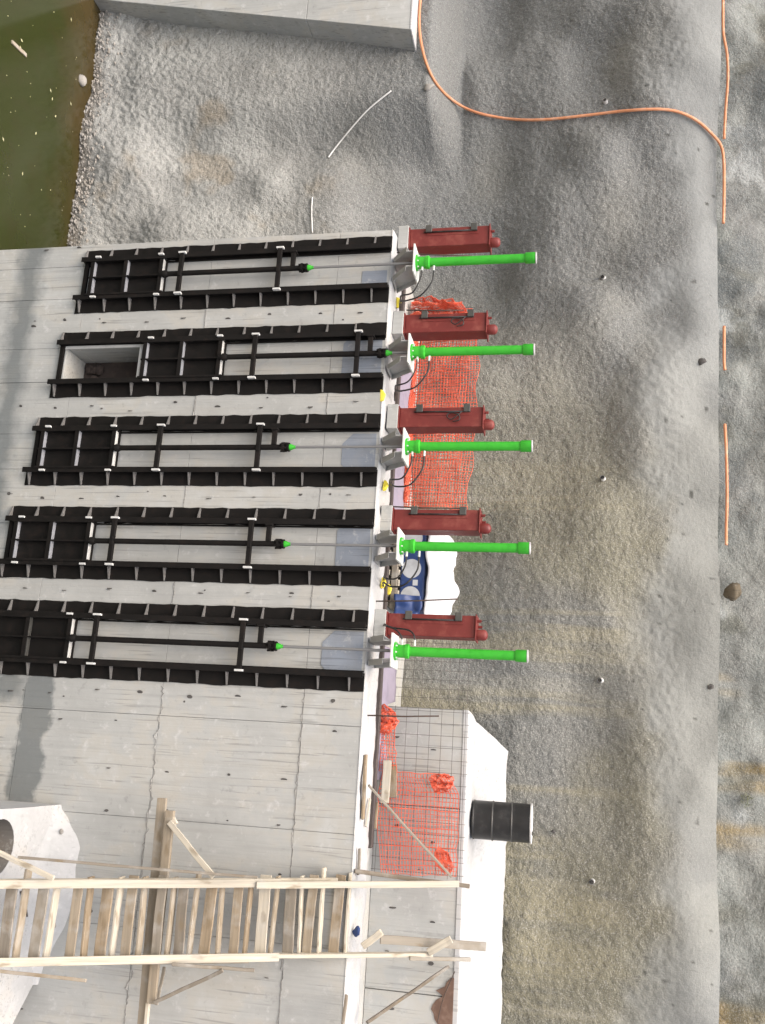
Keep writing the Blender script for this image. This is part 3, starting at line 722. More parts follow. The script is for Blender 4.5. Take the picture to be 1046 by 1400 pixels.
def f1b(u, v):    # second, slack layer
    x = u * 3.6; return (x + 0.02, -0.05 + 0.12 * float(vnoise(u * 11, v * 4, 57)) - 0.03, 0.02 + v * (1.05 - 0.15 * u) + 0.02 * float(vnoise(u * 20, v * 5, 58)))
net(f1b, 56, 18, 0.0052).build('netting', 'net', N1)
def f1c(u, v):    # bunched foot
    x = u * 3.45 + 0.1; a = v * 6.28 * 1.5
    return (x, -0.16 + 0.07 * math.cos(a + u * 40) + 0.05 * float(vnoise(u * 30, v * 5, 61)), 0.07 + 0.05 * math.sin(a + u * 40) + 0.06 * float(vnoise(u * 24, v * 5, 62)))
net(f1c, 110, 16, 0.008).build('bunched_foot', 'net', N1)
def f1d(u, v):    # bunched end by the pond
    return (-0.18 + u * 0.75 + 0.10 * float(vnoise(u * 9, v * 9, 66)), -0.16 + 0.16 * math.sin(u * 22) + 0.1 * float(vnoise(u * 9, v * 7, 64)), 0.0 + v * (0.75 + 0.42 * min(1, u * 1.6)) + 0.08 * float(vnoise(u * 14, v * 9, 65)))
net(f1d, 44, 40, 0.008).build('bunched_end', 'net', N1)
N2 = thing('safety_net', 'torn orange safety net hanging on mesh between timber ladder and drum', 'safety net', (8.22, 1.31, 0), 'orange safety nets')
def f2(u, v):
    x = u * 1.42; z0 = 0.06 - 0.0 + 0.12 * (u - 0.3) * (u > 0.3); top = 1.24 - 0.16 * sstep(0.2, 0.0, u)
    sag = -0.07 * math.sin(3.1 * u) * (1 - v)
    return (x + 0.02 * float(vnoise(u * 9, v * 9, 71)) + 0.06 * sstep(0.4, 1, u) * (v - 0.5) * -1, -0.02 - 0.09 * (0.5 + float(vnoise(u * 6, v * 4, 72))), z0 + v * (top - z0) + 0.03 * float(vnoise(u * 8, v * 10, 73)) + sag * 0.5)
net(f2, 22, 26, 0.006).build('netting', 'net', N2)
def disc(u, v):
    a, r = u * 6.283, v ** 0.6; return 0.5 + 0.5 * r * math.cos(a) * (1 + 0.5 * float(vnoise(u * 6, 3, 87))), 0.5 + 0.5 * r * math.sin(a) * (1 + 0.5 * float(vnoise(u * 6, 8, 88)))
def f2b(u, v):
    u, v = disc(u, v)
    return (-0.02 + 0.28 * u + 0.05 * float(vnoise(u * 8, v * 6, 75)), -0.12 + 0.05 * math.sin(u * 16), 0.82 + 0.30 * v + 0.06 * float(vnoise(u * 9, v * 9, 76)))
net(f2b, 26, 10, 0.0065).build('bunched_corner', 'net', N2)
def f2c(u, v):
    u, v = disc(u, v)
    return (-0.95 + 0.42 * u + 0.06 * float(vnoise(u * 8, v * 6, 77)), -0.16 + 0.07 * math.sin(u * 14), 0.0 + 0.24 * v + 0.10 * float(vnoise(u * 9, v * 9, 78)) - 0.1 * abs(u - 0.5))
net(f2c, 34, 12, 0.0075).build('bunched_end', 'net', N2)
def f2d(u, v): return (-0.62 + 0.62 * u, -0.08, 0.03 + (0.20 + 0.06 * u) * v + 0.03 * float(vnoise(u * 9, v * 9, 79)))
net(f2d, 14, 5, 0.006).build('strip', 'net', N2)
def f2e(u, v):
    u, v = disc(u, v); return (1.36 - 0.34 * u, -0.06 + 0.03 * math.sin(u * 12), 0.98 + 0.22 * v - 0.1 * u + 0.04 * float(vnoise(u * 9, v * 9, 80)))
net(f2e, 26, 9, 0.006).build('bunched_corner', 'net', N2)

# ================================================================== LOW BACK WALL with sloped top
BWX0, BWX1, BWY = 7.25, 15.5, 1.5
bw = thing('back_wall', 'low pale concrete wall with bright sloping top that carries the black drum', 'concrete wall', (BWX0, BWY, -0.055))
px_ = [0, 1.45, 4.02, 6.5, BWX1 - BWX0]
for a in range(4):
    MB().box(px_[a] + 0.005, px_[a + 1] - 0.005, random.uniform(0, 0.008), 0.5, 0.0, 1.30).build('wall_panel', 'conc', bw, bevel=0.008)
X_, V_ = np.meshgrid(np.linspace(0, 8.25, 200), np.linspace(0, 1, 26))
prof = np.array([[0, 1.29], [0.0, 1.365], [0.30, 1.40], [0.95, 1.44], [1.25, 1.62], [1.75, 1.86]])
tt = np.linspace(0, 1, len(prof)); Yp = np.interp(V_, tt, prof[:, 0]); Zp = np.interp(V_, tt, prof[:, 1])
Xs = X_ + (np.clip((Zp - 1.365) / 0.495, 0, 1) * 0.46 + 0.1 * np.clip(Yp, 0, 1)) * np.clip(1 - X_ / 3.0, 0, 1)
Zp = Zp + (V_ > 0.25) * (0.04 * vnoise(X_ * 2.5, Yp * 2.5, 81) + 0.02 * vnoise(X_ * 8, Yp * 8, 82)); 
Yp = Yp - 0.006 + (V_ > 0.7) * 0.1 * vnoise(X_ * 1.4, V_, 83)
cap = grid_mesh('mortar_cap', Xs, Yp, Zp, 'conc2', False); cap.parent = bw
ec = MB(); nv_ = Xs.shape[0]
for j in range(1, nv_): ec.v += [(Xs[j, 0], Yp[j, 0], Zp[j, 0] - 0.002), (Xs[j, 0], Yp[j, 0], -0.3)]
for j in range(nv_ - 2): ec.f.append((2 * j, 2 * j + 1, 2 * j + 3, 2 * j + 2))
ec.build('end_face', 'conc', bw)
for x_, z_ in ((0.45, 0.28), (0.62, 0.85), (1.75, 0.35), (1.95, 0.9), (2.35, 0.72), (2.9, 0.35), (3.05, 0.95), (3.5, 0.3), (3.6, 0.95), (4.25, 0.4), (4.4, 0.95), (4.8, 0.4)):
    tie(x_, z_, bw, -0.001, 1.1, 0.0)
poly = []
for i in range(22):
    t = i / 21; poly.append((3.76 + t * 1.3, 1.30 - 0.005))
for i in range(22):
    t = 1 - i / 21; poly.append((3.76 + t * 1.3, 1.30 - (0.06 + 0.20 * min(1, t * 9) + 0.10 * float(vnoise(t * 9, 1, 85)) + 0.07 * random.uniform(-1, 1))))
MB().prism(poly, 1, -0.012, 0.03).build('broken_patch', 'soil', bw)
MB().tube(spline([at(598, 1398, 1.44) - wloc(bw), at(606, 1365, 1.45) - wloc(bw), at(622, 1328, 1.46) - wloc(bw)], 5), 0.007, 6).build('wire', 'rebar', bw)

# ================================================================== DRUM
D = thing('oil_drum', 'black steel drum standing on the sloping top of the low concrete wall', 'drum', (8.86, 2.02, 1.385))
pr = [(0.285, 0.0), (0.292, 0.006), (0.292, 0.02), (0.284, 0.03), (0.284, 0.285), (0.292, 0.295), (0.292, 0.31), (0.284, 0.32), (0.284, 0.575), (0.292, 0.585), (0.292, 0.60), (0.284, 0.61), (0.284, 0.865), (0.284, 0.87)]
MB().lathe(pr, n=32).build('shell', 'drum', D, smooth=2)
for z in (0.297, 0.587): MB().lathe([(0.2915, z), (0.296, z + 0.004), (0.2915, z + 0.014)], n=32).build('hoop', 'dark', D, smooth=1)
MB().lathe([(0.294, 0.868), (0.296, 0.875), (0.296, 0.888), (0.288, 0.892), (0.280, 0.885)], n=32).build('rim', 'lug', D, smooth=2)
MB().lathe([(0.03, 0.8855), (0.03, 0.90)], (0.15, 0.1), 10).build('bung', 'dark', D)

# ================================================================== LEFT CONCRETE BLOCK (battered edge)
lb = thing('abutment', 'grey concrete abutment with slanted edge at the top of the photo above the pond', 'abutment', (-6.0, 1.95, -8.0))
e = [at(560, 40, 1.95), at(280, 13, 1.95)]
sl_ = (e[0].x - e[1].x) / (e[0].z - e[1].z)
def ex(z): return e[0].x + (z - e[0].z) * sl_
zt = e[0].z
for z0, z1 in ((-8.0, -2.5), (-2.5, zt - 0.0)):
    MB().prism([(-14 + 6, z0 + 8 + 0.006), (ex(z0) + 6, z0 + 8 + 0.006), (ex(z1) + 6, z1 + 8), (-14 + 6, z1 + 8)], 1, 0, 2.2).build('wall_panel', 'conc', lb, bevel=0.01)
MB().prism([(-8, zt + 8.0), (ex(zt) + 6 + 0.01, zt + 8.0), (ex(zt) + 6 + 0.01, zt + 8.04), (-8, zt + 8.04)], 1, -0.01, 2.2).build('coping', 'conc2', lb, bevel=0.01)

# ================================================================== APRON SLAB at the ladder's foot
SZ = -4.42
ap = thing('apron_slab', 'bright white concrete apron with a round hole at the foot of the ladder', 'concrete slab', (10.0, -1.2, -7.0))
outl = [(-1.05, -1.9), (2.0, -1.9), (2.0, 0.35), (1.75, 0.75), (1.3, 1.185), (-1.04, 1.185)]
hc, hr, nh = (-0.56, -0.22), 0.36, 28
b = MB(); zt = SZ + 7.0
# top with a round hole: a square ring round the hole, then the rest
sq = 0.44
ring = []
for i in range(nh):
    a = 2 * math.pi * i / nh + math.pi / 4
    dx, dy = math.cos(a), math.sin(a); mxx = max(abs(dx), abs(dy)); ring.append((hc[0] + dx / mxx * sq, hc[1] + dy / mxx * sq))
for i in range(nh):
    a = 2 * math.pi * i / nh + math.pi / 4
    b.v.append((hc[0] + hr * math.cos(a), hc[1] + hr * math.sin(a), zt)); b.v.append((*ring[i], zt)); b.v.append((hc[0] + hr * math.cos(a), hc[1] + hr * math.sin(a), zt - 0.9))
for i in range(nh):
    j = (i + 1) % nh; b.f.append((i * 3, i * 3 + 1, j * 3 + 1, j * 3)); b.f.append((i * 3 + 2, i * 3, j * 3, j * 3 + 2))
hx0, hx1, hy0, hy1 = hc[0] - sq, hc[0] + sq, hc[1] - sq, hc[1] + sq
b.add([(-1.05, -1.9, zt), (2.0, -1.9, zt), (2.0, hy0, zt), (-1.05, hy0, zt)], [(0, 1, 2, 3)])
b.add([(-1.05, hy0, zt), (hx0, hy0, zt), (hx0, hy1, zt), (-1.04, hy1, zt)], [(0, 1, 2, 3)])
b.add([(hx1, hy0, zt), (2.0, hy0, zt), (2.0, hy1, zt), (hx1, hy1, zt)], [(0, 1, 2, 3)])
b.add([(-1.04, hy1, zt), (2.0, hy1, zt), (2.0, 0.35, zt), (1.75, 0.75, zt), (1.3, 1.185, zt), (-1.04, 1.185, zt)], [(0, 1, 2, 3, 4, 5)])
n = len(outl)
b.add([(*q, zt) for q in outl] + [(*q, 0.0) for q in outl], [((i + 1) % n, i, n + i, n + (i + 1) % n) for i in range(n)])
b.build('slab', 'conc2', ap)
# rough fillet where the slab meets the wall
X_, V_ = np.meshgrid(np.linspace(-1.04, 1.35, 90), np.linspace(0, 1, 12))
hgt = 0.05 + 0.36 * sstep(-1.1, -0.45, X_) * sstep(1.3, 0.35, X_) + 0.05 * vnoise(X_ * 5, X_ * 0, 91)
dep = 0.15 + 0.5 * np.exp(-((X_ - 0.1) / 0.8) ** 2) + 0.06 * vnoise(X_ * 4, X_ * 0, 92)
Zf = zt - 0.01 + hgt * V_ ** 1.6 + 0.035 * vnoise(X_ * 8, V_ * 4, 93) * (V_ > 0)
fl = grid_mesh('fillet', X_, 1.215 - dep * (1 - V_), Zf, 'conc2', False); fl.parent = ap
MB().tube([(hc[0], hc[1], zt - 0.004), (hc[0], hc[1], zt - 0.85)], hr - 0.004, 28, cap=False).build('pipe', 'pipein', ap)
MB().lathe([(hr - 0.006, zt - 0.72), (hr - 0.006, zt - 0.70)], hc, 28).build('pipe_floor', 'soil', ap)
for i in range(9):
    blob('stone', 'stone', ap, (hc[0] + random.uniform(-.2, .2), hc[1] + random.uniform(-.2, .2), zt - 0.62 + random.uniform(0, .15)), (0.12, 0.10, 0.09), 100 + i, 9, 6)
for i in range(10):
    s_ = random.uniform(0.02, 0.05)
    blob('stone', 'stone', ap, (random.uniform(-0.7, 0.9), 1.19 - random.uniform(0.02, 0.12), zt + 0.06 + random.uniform(0, 0.15)), (s_ * 1.3, s_, s_), 130 + i, 8, 5)
rebl = tag(MB().tube([(0, 0, 0), (0.16, 0.12, 0.02), (0.34, 0.2, 0.03)], 0.012, 6).build('rebar_stake', 'rebar', None, (10.05, -0.75, SZ + 0.02), smooth=1), 'short bent rebar lying on the white apron behind the ladder', 'rebar', 'rebar stakes along the wall top')

# ================================================================== TIMBER LADDER
SLOPE = 0.4137                                     # Y = SLOPE * z on the ladder's plane
def onlad(px, py, off=0.0):
    d = ray(px, py); t = (SLOPE * CAM.z + off - CAM.y) / (d.y - SLOPE * d.z); return CAM + d * t
foot = Vector((10.25, SLOPE * SZ - 0.04, SZ))
LD = thing('ladder', 'steep timber ladder with plank rungs leaning on the wall from the white apron', 'ladder', foot)
nrm = Vector((0, -1, SLOPE)).normalized()
lt, lbm = Vector((9.60, 0.60 - 0.04, 1.45)), Vector((9.84, SLOPE * SZ - 0.04, SZ + 0.02))
rt_, rb_ = Vector((10.50, 0.55 - 0.04, 1.34)), Vector((10.68, SLOPE * SZ - 0.04, SZ + 0.02))
def lerp(a, b, t): return a + (b - a) * t
board('stringer', lbm, lerp(lbm, lt, 0.93), 0.045, 0.12, 'timber3', LD, nrm)
board('stringer', lerp(rb_, rt_, 0.42) + Vector((0.0, -0.02, 0)), lerp(rb_, rt_, 0.95), 0.05, 0.12, 'timber3', LD, nrm)
board('stringer', rb_ + Vector((0.05, 0, 0)), lerp(rb_, rt_, 0.56) + Vector((0.055, 0, 0)), 0.045, 0.12, 'timber', LD, nrm)
board('side_batten', lerp(lbm, lt, 0.0) + Vector((-0.05, 0.01, 0)), lerp(lbm, lt, 0.72) + Vector((-0.05, 0.01, 0)), 0.04, 0.09, 'timber3', LD, nrm)
board('side_batten', lbm + nrm * 0.085 + Vector((-0.02, 0, 0)), lerp(lbm, lt, 0.60) + nrm * 0.085 + Vector((-0.02, 0, 0)), 0.10, 0.03, 'timber3', LD, nrm)
board('side_batten', lerp(lbm, lt, 0.55) + nrm * 0.12, lerp(lbm, lt, 0.98) + nrm * 0.12, 0.085, 0.03, 'timber3', LD, nrm)
board('side_batten', rb_ + nrm * 0.09 + Vector((0.03, 0, 0)), lerp(rb_, rt_, 0.62) + nrm * 0.09, 0.10, 0.03, 'timber3', LD, nrm)
VS = [473, 437, 406, 370, 334, 299, 262, 229, 190, 156, 114, 68, 27]
for q, v in enumerate(VS):
    c_ = onlad(v + random.uniform(-2.5, 2.5), 1255)
    ex_l = random.choice([0.03, 0.06, 0.10, 0.16, 0.05]); ex_r = random.choice([0.0, 0.02, 0.05, 0.0])
    f_ = (c_.z - SZ) / (1.4 - SZ)
    xl = lerp(lbm, lt, f_).x - 0.03 - ex_l; xr = lerp(rb_, rt_, f_).x + 0.03 + ex_r
    tw = random.uniform(-0.02, 0.02)
    board('rung', (xl, c_.y + 0.03, c_.z + 0.03 - tw), (xr, c_.y + 0.03, c_.z + 0.03 + tw), 0.14, 0.032, random.choice(['timber3', 'timber3', 'timber']), LD)
    tw = random.uniform(-0.02, 0.02)
    xl2 = lerp(lbm, lt, f_).x - 0.02 - random.choice([0, 0.02, 0.08]); xr2 = xr - ex_r
    board('rung_cleat', (xl2, c_.y - 0.055, c_.z - 0.10 - tw), (xr2, c_.y - 0.055, c_.z - 0.10 + tw), 0.032, random.uniform(0.115, 0.15), random.choice(['timber', 'timber2', 'timber', 'timber2', 'timber3']), LD)
# loose rail boards and braces nailed to it
board('hand_rail', at(25, 1172, -1.55), at(352, 1200, -0.85), 0.035, 0.06, 'timber2', LD)
board('hand_rail', at(485, 1191, 0.02), at(642, 1212, 0.62), 0.035, 0.055, 'timber2', LD, (1, 0, 0))
board('hand_rail', at(520, 1284, 0.1), at(664, 1294, 0.75), 0.03, 0.11, 'timber2', LD, (1, 0, 0))
board('hand_rail', at(560, 1310, 0.2), at(643, 1312, 0.7), 0.035, 0.05, 'timber2', LD, (1, 0, 0))
board('block', at(585, 1302, 0.30), at(617, 1284, 0.30), 0.04, 0.10, 'timber3', LD, (0, 0, 1))
board('block', at(496, 1294, 0.02), at(522, 1274, 0.02), 0.05, 0.09, 'timber3', LD, (0, 0, 1))
board('brace', at(-12, 1161, -1.8), at(74, 1201, -1.72), 0.04, 0.06, 'timber3', LD)
board('brace', at(-5, 1327, -1.72), at(118, 1341, -1.5), 0.04, 0.05, 'timber', LD)
board('brace', at(235, 1318, -1.05), at(348, 1327, -0.75), 0.04, 0.05, 'timber2', LD)
YB = -0.72
BM = thing('support_beam', 'double timber beam crossing behind the ladder with diagonal braces', 'timber beam', at(215, 1240, YB) - Vector((0, 0, 0.15)))
board('plank', at(222, 1091, YB), at(193, 1420, YB), 0.05, 0.13, 'timber', BM)
board('plank', at(233, 1108, YB - 0.10), at(207, 1372, YB - 0.10), 0.06, 0.12, 'timber', BM)
board('plank', at(236, 1118, YB - 0.05), at(241, 1127, YB - 0.05), 0.05, 0.06, 'timber3', BM)
board('post', at(203, 1370, YB - 0.08), at(196, 1440, YB - 0.08), 0.05, 0.05, 'timber3', BM)
board('brace', at(231, 1124, YB - 0.16), at(292, 1199, YB - 0.20), 0.035, 0.07, 'timber3', BM)
board('brace', at(210, 1371, YB - 0.15), at(305, 1327, YB - 0.2), 0.03, 0.045, 'timber2', BM)
board('brace', at(214, 1374, YB - 0.1), at(225, 1322, YB + 0.1), 0.03, 0.04, 'timber2', BM)

# ================================================================== TIMBER ON THE WALL TOP
def plank(p0, p1, w, h, mat, lab, up=(0, 0, 1), grp=None):
    return tag(board('plank', p0, p1, w, h, mat, None, up), lab, 'plank', grp)
plank(at(504, 1074, 0.05), at(617, 1199, 1.15), 0.03, 0.045, 'timber2', 'long thin lath leaning diagonally across the orange net to the ladder', (0, -1, 0))
zc = 0.045
plank(atz(500, 1032, zc), atz(496, 1120, zc), 0.10, 0.035, 'timber', 'short yellowish plank lying along the front edge of the wall top')
plank(atz(506, 1092, zc), atz(500, 1130, zc), 0.05, 0.03, 'timber3', 'small pale plank on wall top beside the diagonal lath')
plank(atz(516, 1097, zc), atz(513, 1133, zc), 0.07, 0.03, 'timber', 'small tan plank lying on wall top before the orange net')
plank(atz(524, 1100, zc), atz(521, 1148, zc), 0.05, 0.03, 'timber3', 'narrow pale plank lying deepest on wall top before the orange net')
plank(at(530, 1040, 1.2), at(526, 1098, 1.0), 0.03, 0.12, 'timber3', 'pale board on edge leaning beside lavender foam')
plank(at(538, 1045, 1.25), at(538, 1090, 1.2), 0.04, 0.10, 'timber', 'tan board standing on edge at the foot of the torn orange net')
plank(atz(492, 1160, zc), atz(490, 1196, zc), 0.07, 0.03, 'timber2', 'grey plank stub on wall top next to the ladder head')
plank(atz(474, 1360, zc), atz(466, 1420, zc), 0.08, 0.03, 'timber2', 'grey plank lying on wall top below the ladder at the photo bottom')
plank(at(502, 1398, 0.55), at(613, 1322, 1.40), 0.04, 0.08, 'timber2', 'grey timber prop leaning diagonally against the low back wall below the ladder', (0, -1, 0))
# dark brown timber strip along the back of the coping
zc = 0.0
kb = board('edge_timber', (0.2, 1.0, -0.01), (9.3, 1.0, -0.01), 0.12, 0.10, 'darkwood')
tag(kb, 'long dark edge timber running along the back of the wall top', 'timber')
# lavender foam boards on the deck
FO = [(1.55, 2.75, 1.15, 2.0, 'lavender foam sheet on the deck behind the raised gate'),
      (3.05, 4.20, 1.10, 1.75, 'lavender foam sheet on the deck behind the middle green cylinder'),
      (6.35, 8.35, 1.10, 1.30, 'long crumpled lavender foam sheet behind the lowest gate')]
for a, b2, y0, y1, lab in FO:
    X_, V_ = np.meshgrid(np.linspace(0, b2 - a, 26), np.linspace(0, 1, 10))
    y1 = 1.85 if a > 6 else y1
    if a > 6: Yf = V_ * np.where(X_ < 0.85, 0.95, 0.26); 
    else: Yf = V_ * (y1 - y0)
    Zf = 0.035 + 0.10 * V_ + 0.07 * vnoise(X_ * 3, V_ * 3, 95) + 0.02 * vnoise(X_ * 10, V_ * 8, 96)
    o = grid_mesh('foam_sheet', X_, Yf, Zf, 'purple', False); o.location = (a, y0, DECK + 0.0)
    sd_ = o.modifiers.new('solid', 'SOLIDIFY'); sd_.thickness = 0.03
    tag(o, lab, 'foam sheet', 'lavender foam sheets')
# yellow clips on the wall top
for q, (px, py) in enumerate(((522, 541), (526, 664), (523, 797), (531, 806), (515, 853), (544, 414))):
    pz = atz(px, py, 0.04)
    o = MB().prism([(-0.09, 0), (0.09, 0), (0.07, 0.05), (-0.02, 0.075), (-0.08, 0.04)], 1, -0.035, 0.035).build('plastic_clip', 'yellow', None, (pz.x, pz.y, 0.02), bevel=0.01)
    o.rotation_euler = (0, 0, random.uniform(-0.6, 0.6))
    tag(o, ['yellow plastic clip on wall top between raised gate and middle pedestal', 'yellow plastic clip on wall top between middle and fourth gates',
            'yellow plastic clip nearest the wall edge before the blue bale', 'yellow plastic clip set farther back before the blue bale',
            'yellow plastic clip beside the lowest red pedestal base', 'yellow plastic clip on wall top between first and second gates'][q], 'plastic clip', 'yellow clips on the wall top')

# ================================================================== BLUE BALE, PALLET, WHITE TARP
PB = thing('pallet', 'grey wooden pallet under the blue wrapped bale', 'pallet', (5.15, 1.75, DECK))
for q in range(8): board('slat', (4.52 + q * 0.165, 1.30, DECK + 0.20), (4.52 + q * 0.165, 2.25, DECK + 0.20), 0.11, 0.025, 'timber3', PB)
for yy in (1.34, 1.78, 2.2): board('bearer', (4.46, yy, DECK + 0.135), (5.76, yy, DECK + 0.135), 0.10, 0.10, 'timber2', PB)
for q in range(8): board('slat', (4.52 + q * 0.165, 1.29, DECK + 0.045), (4.52 + q * 0.165, 2.25, DECK + 0.045), 0.08, 0.02, 'timber3', PB)
BL = thing('bale', 'blue wrapped bale printed with pale grey circles on a pallet', 'wrapped bale', (5.12, 1.75, DECK + 0.215))
X_, V_ = np.meshgrid(np.linspace(-0.66, 0.70, 60), np.linspace(0, 1, 16))
MB().box(-0.62, 0.64, -0.40, 0.40, 0, 0.40).build('wrap', 'blue', BL, bevel=0.03)
for cx in (-0.52, -0.02, 0.42):
    poly = [(max(-0.60, cx + 0.155 * math.cos(a * 0.2618)), 0.18 + 0.155 * math.sin(a * 0.2618)) for a in range(24)]
    MB().prism(poly, 1, -0.404, -0.3995).build('printed_disc', 'print', BL)
MB().box(0.16, 0.25, -0.404, -0.3995, 0.21, 0.29).build('printed_label', 'print', BL)
X_, V_ = np.meshgrid(np.linspace(0.42, 0.86, 30), np.linspace(0, 1, 14))
fold = grid_mesh('loose_wrap', X_, -0.44 - 0.10 * (1 - V_) + 0.10 * vnoise(X_ * 8, V_ * 3, 97), -0.05 + 0.42 * V_ + 0.05 * vnoise(X_ * 7, V_ * 4, 98), 'blue', False)
fold.parent = BL; so_ = fold.modifiers.new('solid', 'SOLIDIFY'); so_.thickness = 0.006
X_, V_ = np.meshgrid(np.linspace(-0.72, 0.74, 70), np.linspace(0, 1, 50))
a_ = V_ * 2 - 1
prof_z = 0.43 + 0.36 * (1 - np.abs(a_) ** 2.6)
Yt = 0.48 * np.sign(a_) * np.abs(a_) ** 0.55
endf = np.clip((np.minimum(X_ + 0.72, 0.74 - X_)) / 0.22, 0, 1) ** 0.5
Zt = 0.40 + (prof_z - 0.40) * (0.35 + 0.65 * endf) + 0.10 * vnoise(X_ * 3.5, V_ * 5, 101) * endf + 0.05 * vnoise(X_ * 8, V_ * 10, 102) + 0.13 * np.exp(-((X_ - 0.25) / 0.13) ** 2) * (1 - np.abs(a_))
Yt = Yt + 0.06 * vnoise(X_ * 5, V_ * 4, 103)
tp = grid_mesh('tarpaulin', X_, Yt, Zt, 'tarp', False); tp.location = (5.12, 1.80, DECK + 0.215)
so_ = tp.modifiers.new('solid', 'SOLIDIFY'); so_.thickness = 0.008
tag(tp, 'crumpled white tarpaulin draped over the blue bale', 'tarpaulin')

bl = blob('rag', 'blue', None, at(500, 1275, 0.18), (0.07, 0.05, 0.05), 9, 12, 8, 0.5)
bl.location.z = 0.06; tag(bl, 'small blue rag on wall top between the ladder rails', 'rag')

# ================================================================== HOSES AND TUBES ON THE SHOTCRETE
def hose(name, pix, r, mat, lab, cat, lift, grp=None):
    pix2 = [(v.x, v.y) for v in spline([(a, b2, 0) for a, b2 in pix], 6)]
    pts = [on_surf(a, b2, lift) for a, b2 in pix2]
    for _ in range(3): pts = [pts[0]] + [(pts[i - 1] + pts[i] * 2 + pts[i + 1]) / 4 for i in range(1, len(pts) - 1)] + [pts[-1]]
    base = min(pts, key=lambda q: q.z).copy()
    o = MB().tube(spline([q - base for q in pts], 3), r, 8).build(name, mat, None, base, smooth=1)
    return tag(o, lab, cat, grp)
hose('hose', [(579, -30), (573, 20), (576, 60), (586, 95), (605, 125), (640, 150), (690, 162), (740, 164), (800, 158), (860, 151), (915, 150), (950, 163), (975, 185), (988, 205), (990, 250), (989, 305)],
     0.028, 'hoseo', 'long orange hose looping down across the shotcrete at top of photo', 'hose', 0.06, 'orange hoses')
def rimhose(pix, lab):
    pts = []
    for a, b2 in pix:
        q = at(a, b2, 4.0)
        for _ in range(30):
            Y = float(surf(q.x, rim(q.x))) + 0.02; q = at(a, b2, Y)
        q.z = max(q.z, float(rim(q.x)) + 0.03); pts.append(q)
    base = pts[0].copy()
    tag(MB().tube(spline([q - base for q in pts], 8), 0.026, 8).build('hose', 'hoseo', None, base, smooth=1), lab, 'hose', 'orange hoses')
rimhose([(972, -25), (980, 15), (989, 45), (994, 75), (995, 110), (992, 150), (990, 190)], 'orange hose along the shotcrete rim at the top right corner of the photo')
rimhose([(990, 446), (990, 470), (990, 495), (991, 506)], 'short orange hose piece on the rim beside the dark grey lump')
rimhose([(991, 580), (993, 620), (994, 680), (993, 720), (993, 745)], 'straight orange hose length on the rim beside rust-stained rock')
hose('tube', [(449, 215), (460, 200), (483, 172), (505, 148), (535, 124)], 0.015, 'whitep', 'thin white plastic tube lying across grey shotcrete between abutment and first gate', 'tube', 0.04, 'white tubes on the shotcrete')
hose('tube', [(427, 270), (426, 290), (427, 318)], 0.014, 'whitep', 'short white tube end on the shotcrete just above the first gate', 'tube', 0.03, 'white tubes on the shotcrete')
# weep pipes
wpm = MB().tube([(0, 0.15, 0.0), (0, -0.05, 0.0)], 0.035, 10, cap=False).tube([(0, -0.05, 0), (0, 0.1, 0)], 0.028, 10).mesh('collar', 'whitep')
wph = MB().tube([(0, -0.046, 0), (0, -0.0525, 0)], 0.0265, 10).mesh('opening', 'rubber')
WL = ['white weep pipe beside the long orange hose', 'white weep pipe beyond the first green cylinder',
      'white weep pipe beyond the middle green cylinder', 'white weep pipe beyond the lowest green cylinder', 'white weep pipe right of and below the black drum in the photo']
for q, (px, py) in enumerate(((828, 140), (825, 380), (825, 655), (822, 930), (810, 1205))):
    T = thing('weep_pipe', WL[q], 'weep pipe', on_surf(px, py), 'weep pipes in the shotcrete')
    T.rotation_euler = (R_(random.uniform(5, 20)), 0, R_(random.uniform(-20, 20))); T.scale = (1.3, 1.6, 1.3)
    link('collar', wpm, T); link('opening', wph, T)
# stones stuck in the face, and lumps coloured dark like shaded pits
for q, (px, py, s_, mt, lab) in enumerate(((960, 494, 0.07, 'hole', 'dark grey lump painted as a pit in pale shotcrete near the rim'),
                                           (972, 939, 0.045, 'hole', 'small dark lump painted as a pit near the rim level with the lowest gate'),
                                           (585, 118, 0.08, 'stone', 'stone lodged at the crease inside the orange hose loop'),
                                           (757, 1137, 0.03, 'hole', 'small dark lump painted as a pit in shotcrete beside the drum lid'))):
    o = blob('stone', mt, None, on_surf(px, py, 0.03), (s_, s_ * 0.5, s_ * 1.1), 200 + q, amp=0.6); tag(o, lab, 'stone', 'stones stuck in the shotcrete')
q = at(1004, 809, 4.0)
for _ in range(30): q = at(1004, 809, float(surf(q.x, rim(q.x))) + 0.10)
tag(blob('stone', 'bstone', None, q - Vector((0, 0, 0.04)), (0.15, 0.12, 0.13), 222, amp=0.4), 'rounded brown stone sitting on the shotcrete rim', 'stone', 'stones on the rim')
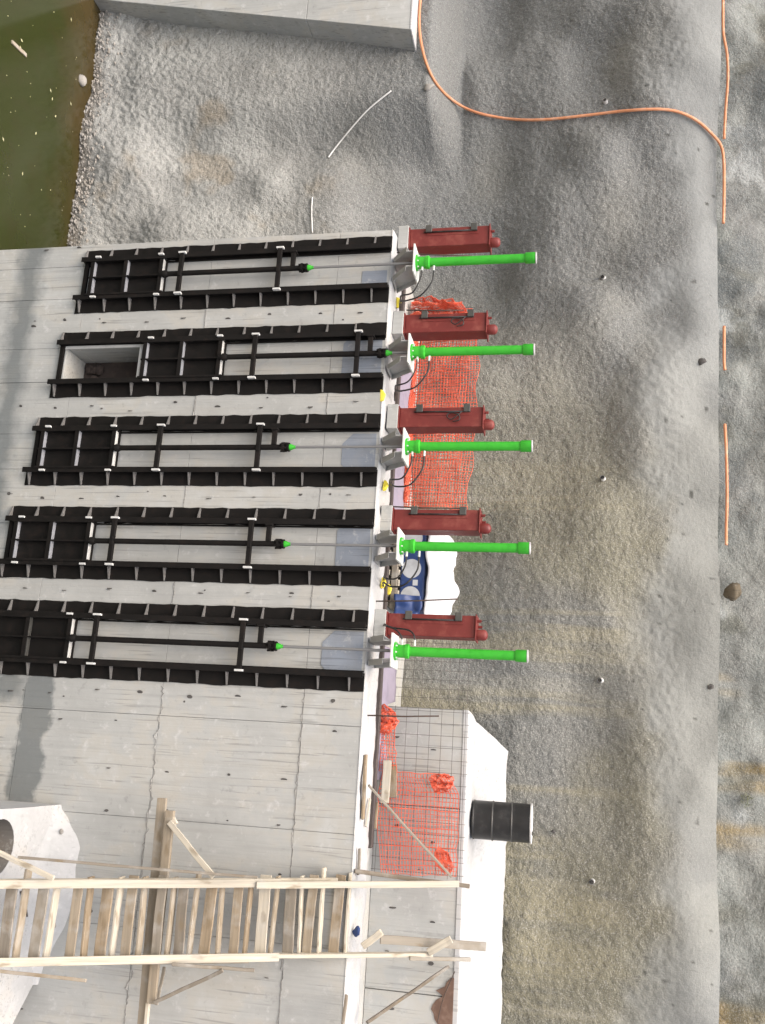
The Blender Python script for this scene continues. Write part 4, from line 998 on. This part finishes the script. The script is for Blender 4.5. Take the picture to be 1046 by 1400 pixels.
# dry weed tufts on the upper tier
for q_, (px, py) in enumerate(((1018, 1095),)):
    q = at(px, py, 4.6)
    T = MB()
    for i in range(40):
        a, s_ = random.uniform(0, 6.28), random.uniform(0.04, 0.11)
        d = Vector((math.cos(a) * 0.8, -abs(math.sin(a)) * 0.7 - 0.1, random.uniform(-0.3, 0.9))).normalized()
        w_ = d.orthogonal().normalized() * 0.008; st_ = Vector((random.uniform(-.1, .1), 0, random.uniform(-.1, .1)))
        T.add([st_ - w_, st_ + w_, st_ + d * s_], [(0, 1, 2)])
    M.setdefault('weed', mat_paint('dry_weed', (0.10, 0.12, 0.04), 0.8, (0.2, 0.17, 0.08), 0.5))
    dz = bpy.context.evaluated_depsgraph_get()
    Yw = 4.4
    for _ in range(30): q = at(px, py, float(surf(q.x, rim(q.x))) + 0.36)
    tag(T.build('weed_tuft', 'weed', None, q), ['green-brown weed tuft on the upper rock level with the drum', 'brown weed tuft by the rust stains on the upper rock', 'dark weed tuft beside the rounded brown stone'][q_], 'weed')

# ================================================================== SHORE AND FLOATING THINGS
sb = MB()
for i in range(900):
    x = random.uniform(-8.5, -0.6); z = WATER_Z + abs(random.gauss(0, 0.22)) - 0.03
    y = float(surf(x, z)) - 0.01; s_ = random.uniform(0.012, 0.045)
    vs = [Vector(v_) * s_ * random.uniform(0.7, 1.3) + Vector((x, y, z)) for v_ in ((1, 0, 0), (-1, 0, 0), (0, 1, 0), (0, -1, 0), (0, 0, .8), (0, 0, -.8))]
    sb.add(vs, [(0, 2, 4), (2, 1, 4), (1, 3, 4), (3, 0, 4), (2, 0, 5), (1, 2, 5), (3, 1, 5), (0, 3, 5)])
o = sb.build('shore_gravel', 'stone'); o['kind'] = 'stuff'; tag(o, 'pale gravel along the edge of the green pond', 'gravel')
fb = MB()
for i in range(46):
    p_ = atz(random.uniform(2, 105), random.uniform(0, 330), WATER_Z)
    if p_.y > float(surf(p_.x, WATER_Z)) - 0.25: continue
    s_ = random.choice([0.008, 0.01, 0.012, 0.016, 0.03]); a = random.uniform(0, 6.28)
    pts = [(p_.x + s_ * c1 * math.cos(a) - s_ * c2 * math.sin(a), p_.y + s_ * c1 * math.sin(a) + s_ * c2 * math.cos(a), WATER_Z + 0.006) for c1, c2 in ((-1.4, 0), (0, -0.7), (1.4, 0), (0, 0.7))]
    fb.add(pts, [(0, 1, 2, 3)])
o = fb.build('floating_leaves', 'leaf'); o['kind'] = 'stuff'; tag(o, 'small pale leaves and specks floating on the green pond', 'leaves')
pa, pb = atz(16, 57, WATER_Z + 0.01), atz(36, 76, WATER_Z + 0.01)
tag(board('stick', pa, pb, 0.07, 0.03, 'timber'), 'short tan stick floating in the green pond', 'stick')
p_ = atz(111, 110, WATER_Z)
tag(blob('stone', 'stone', None, (p_.x, p_.y, WATER_Z + 0.02), (0.14, 0.10, 0.09), 231), 'lone grey stone poking out of the pond near the shore', 'stone', 'shore stones')
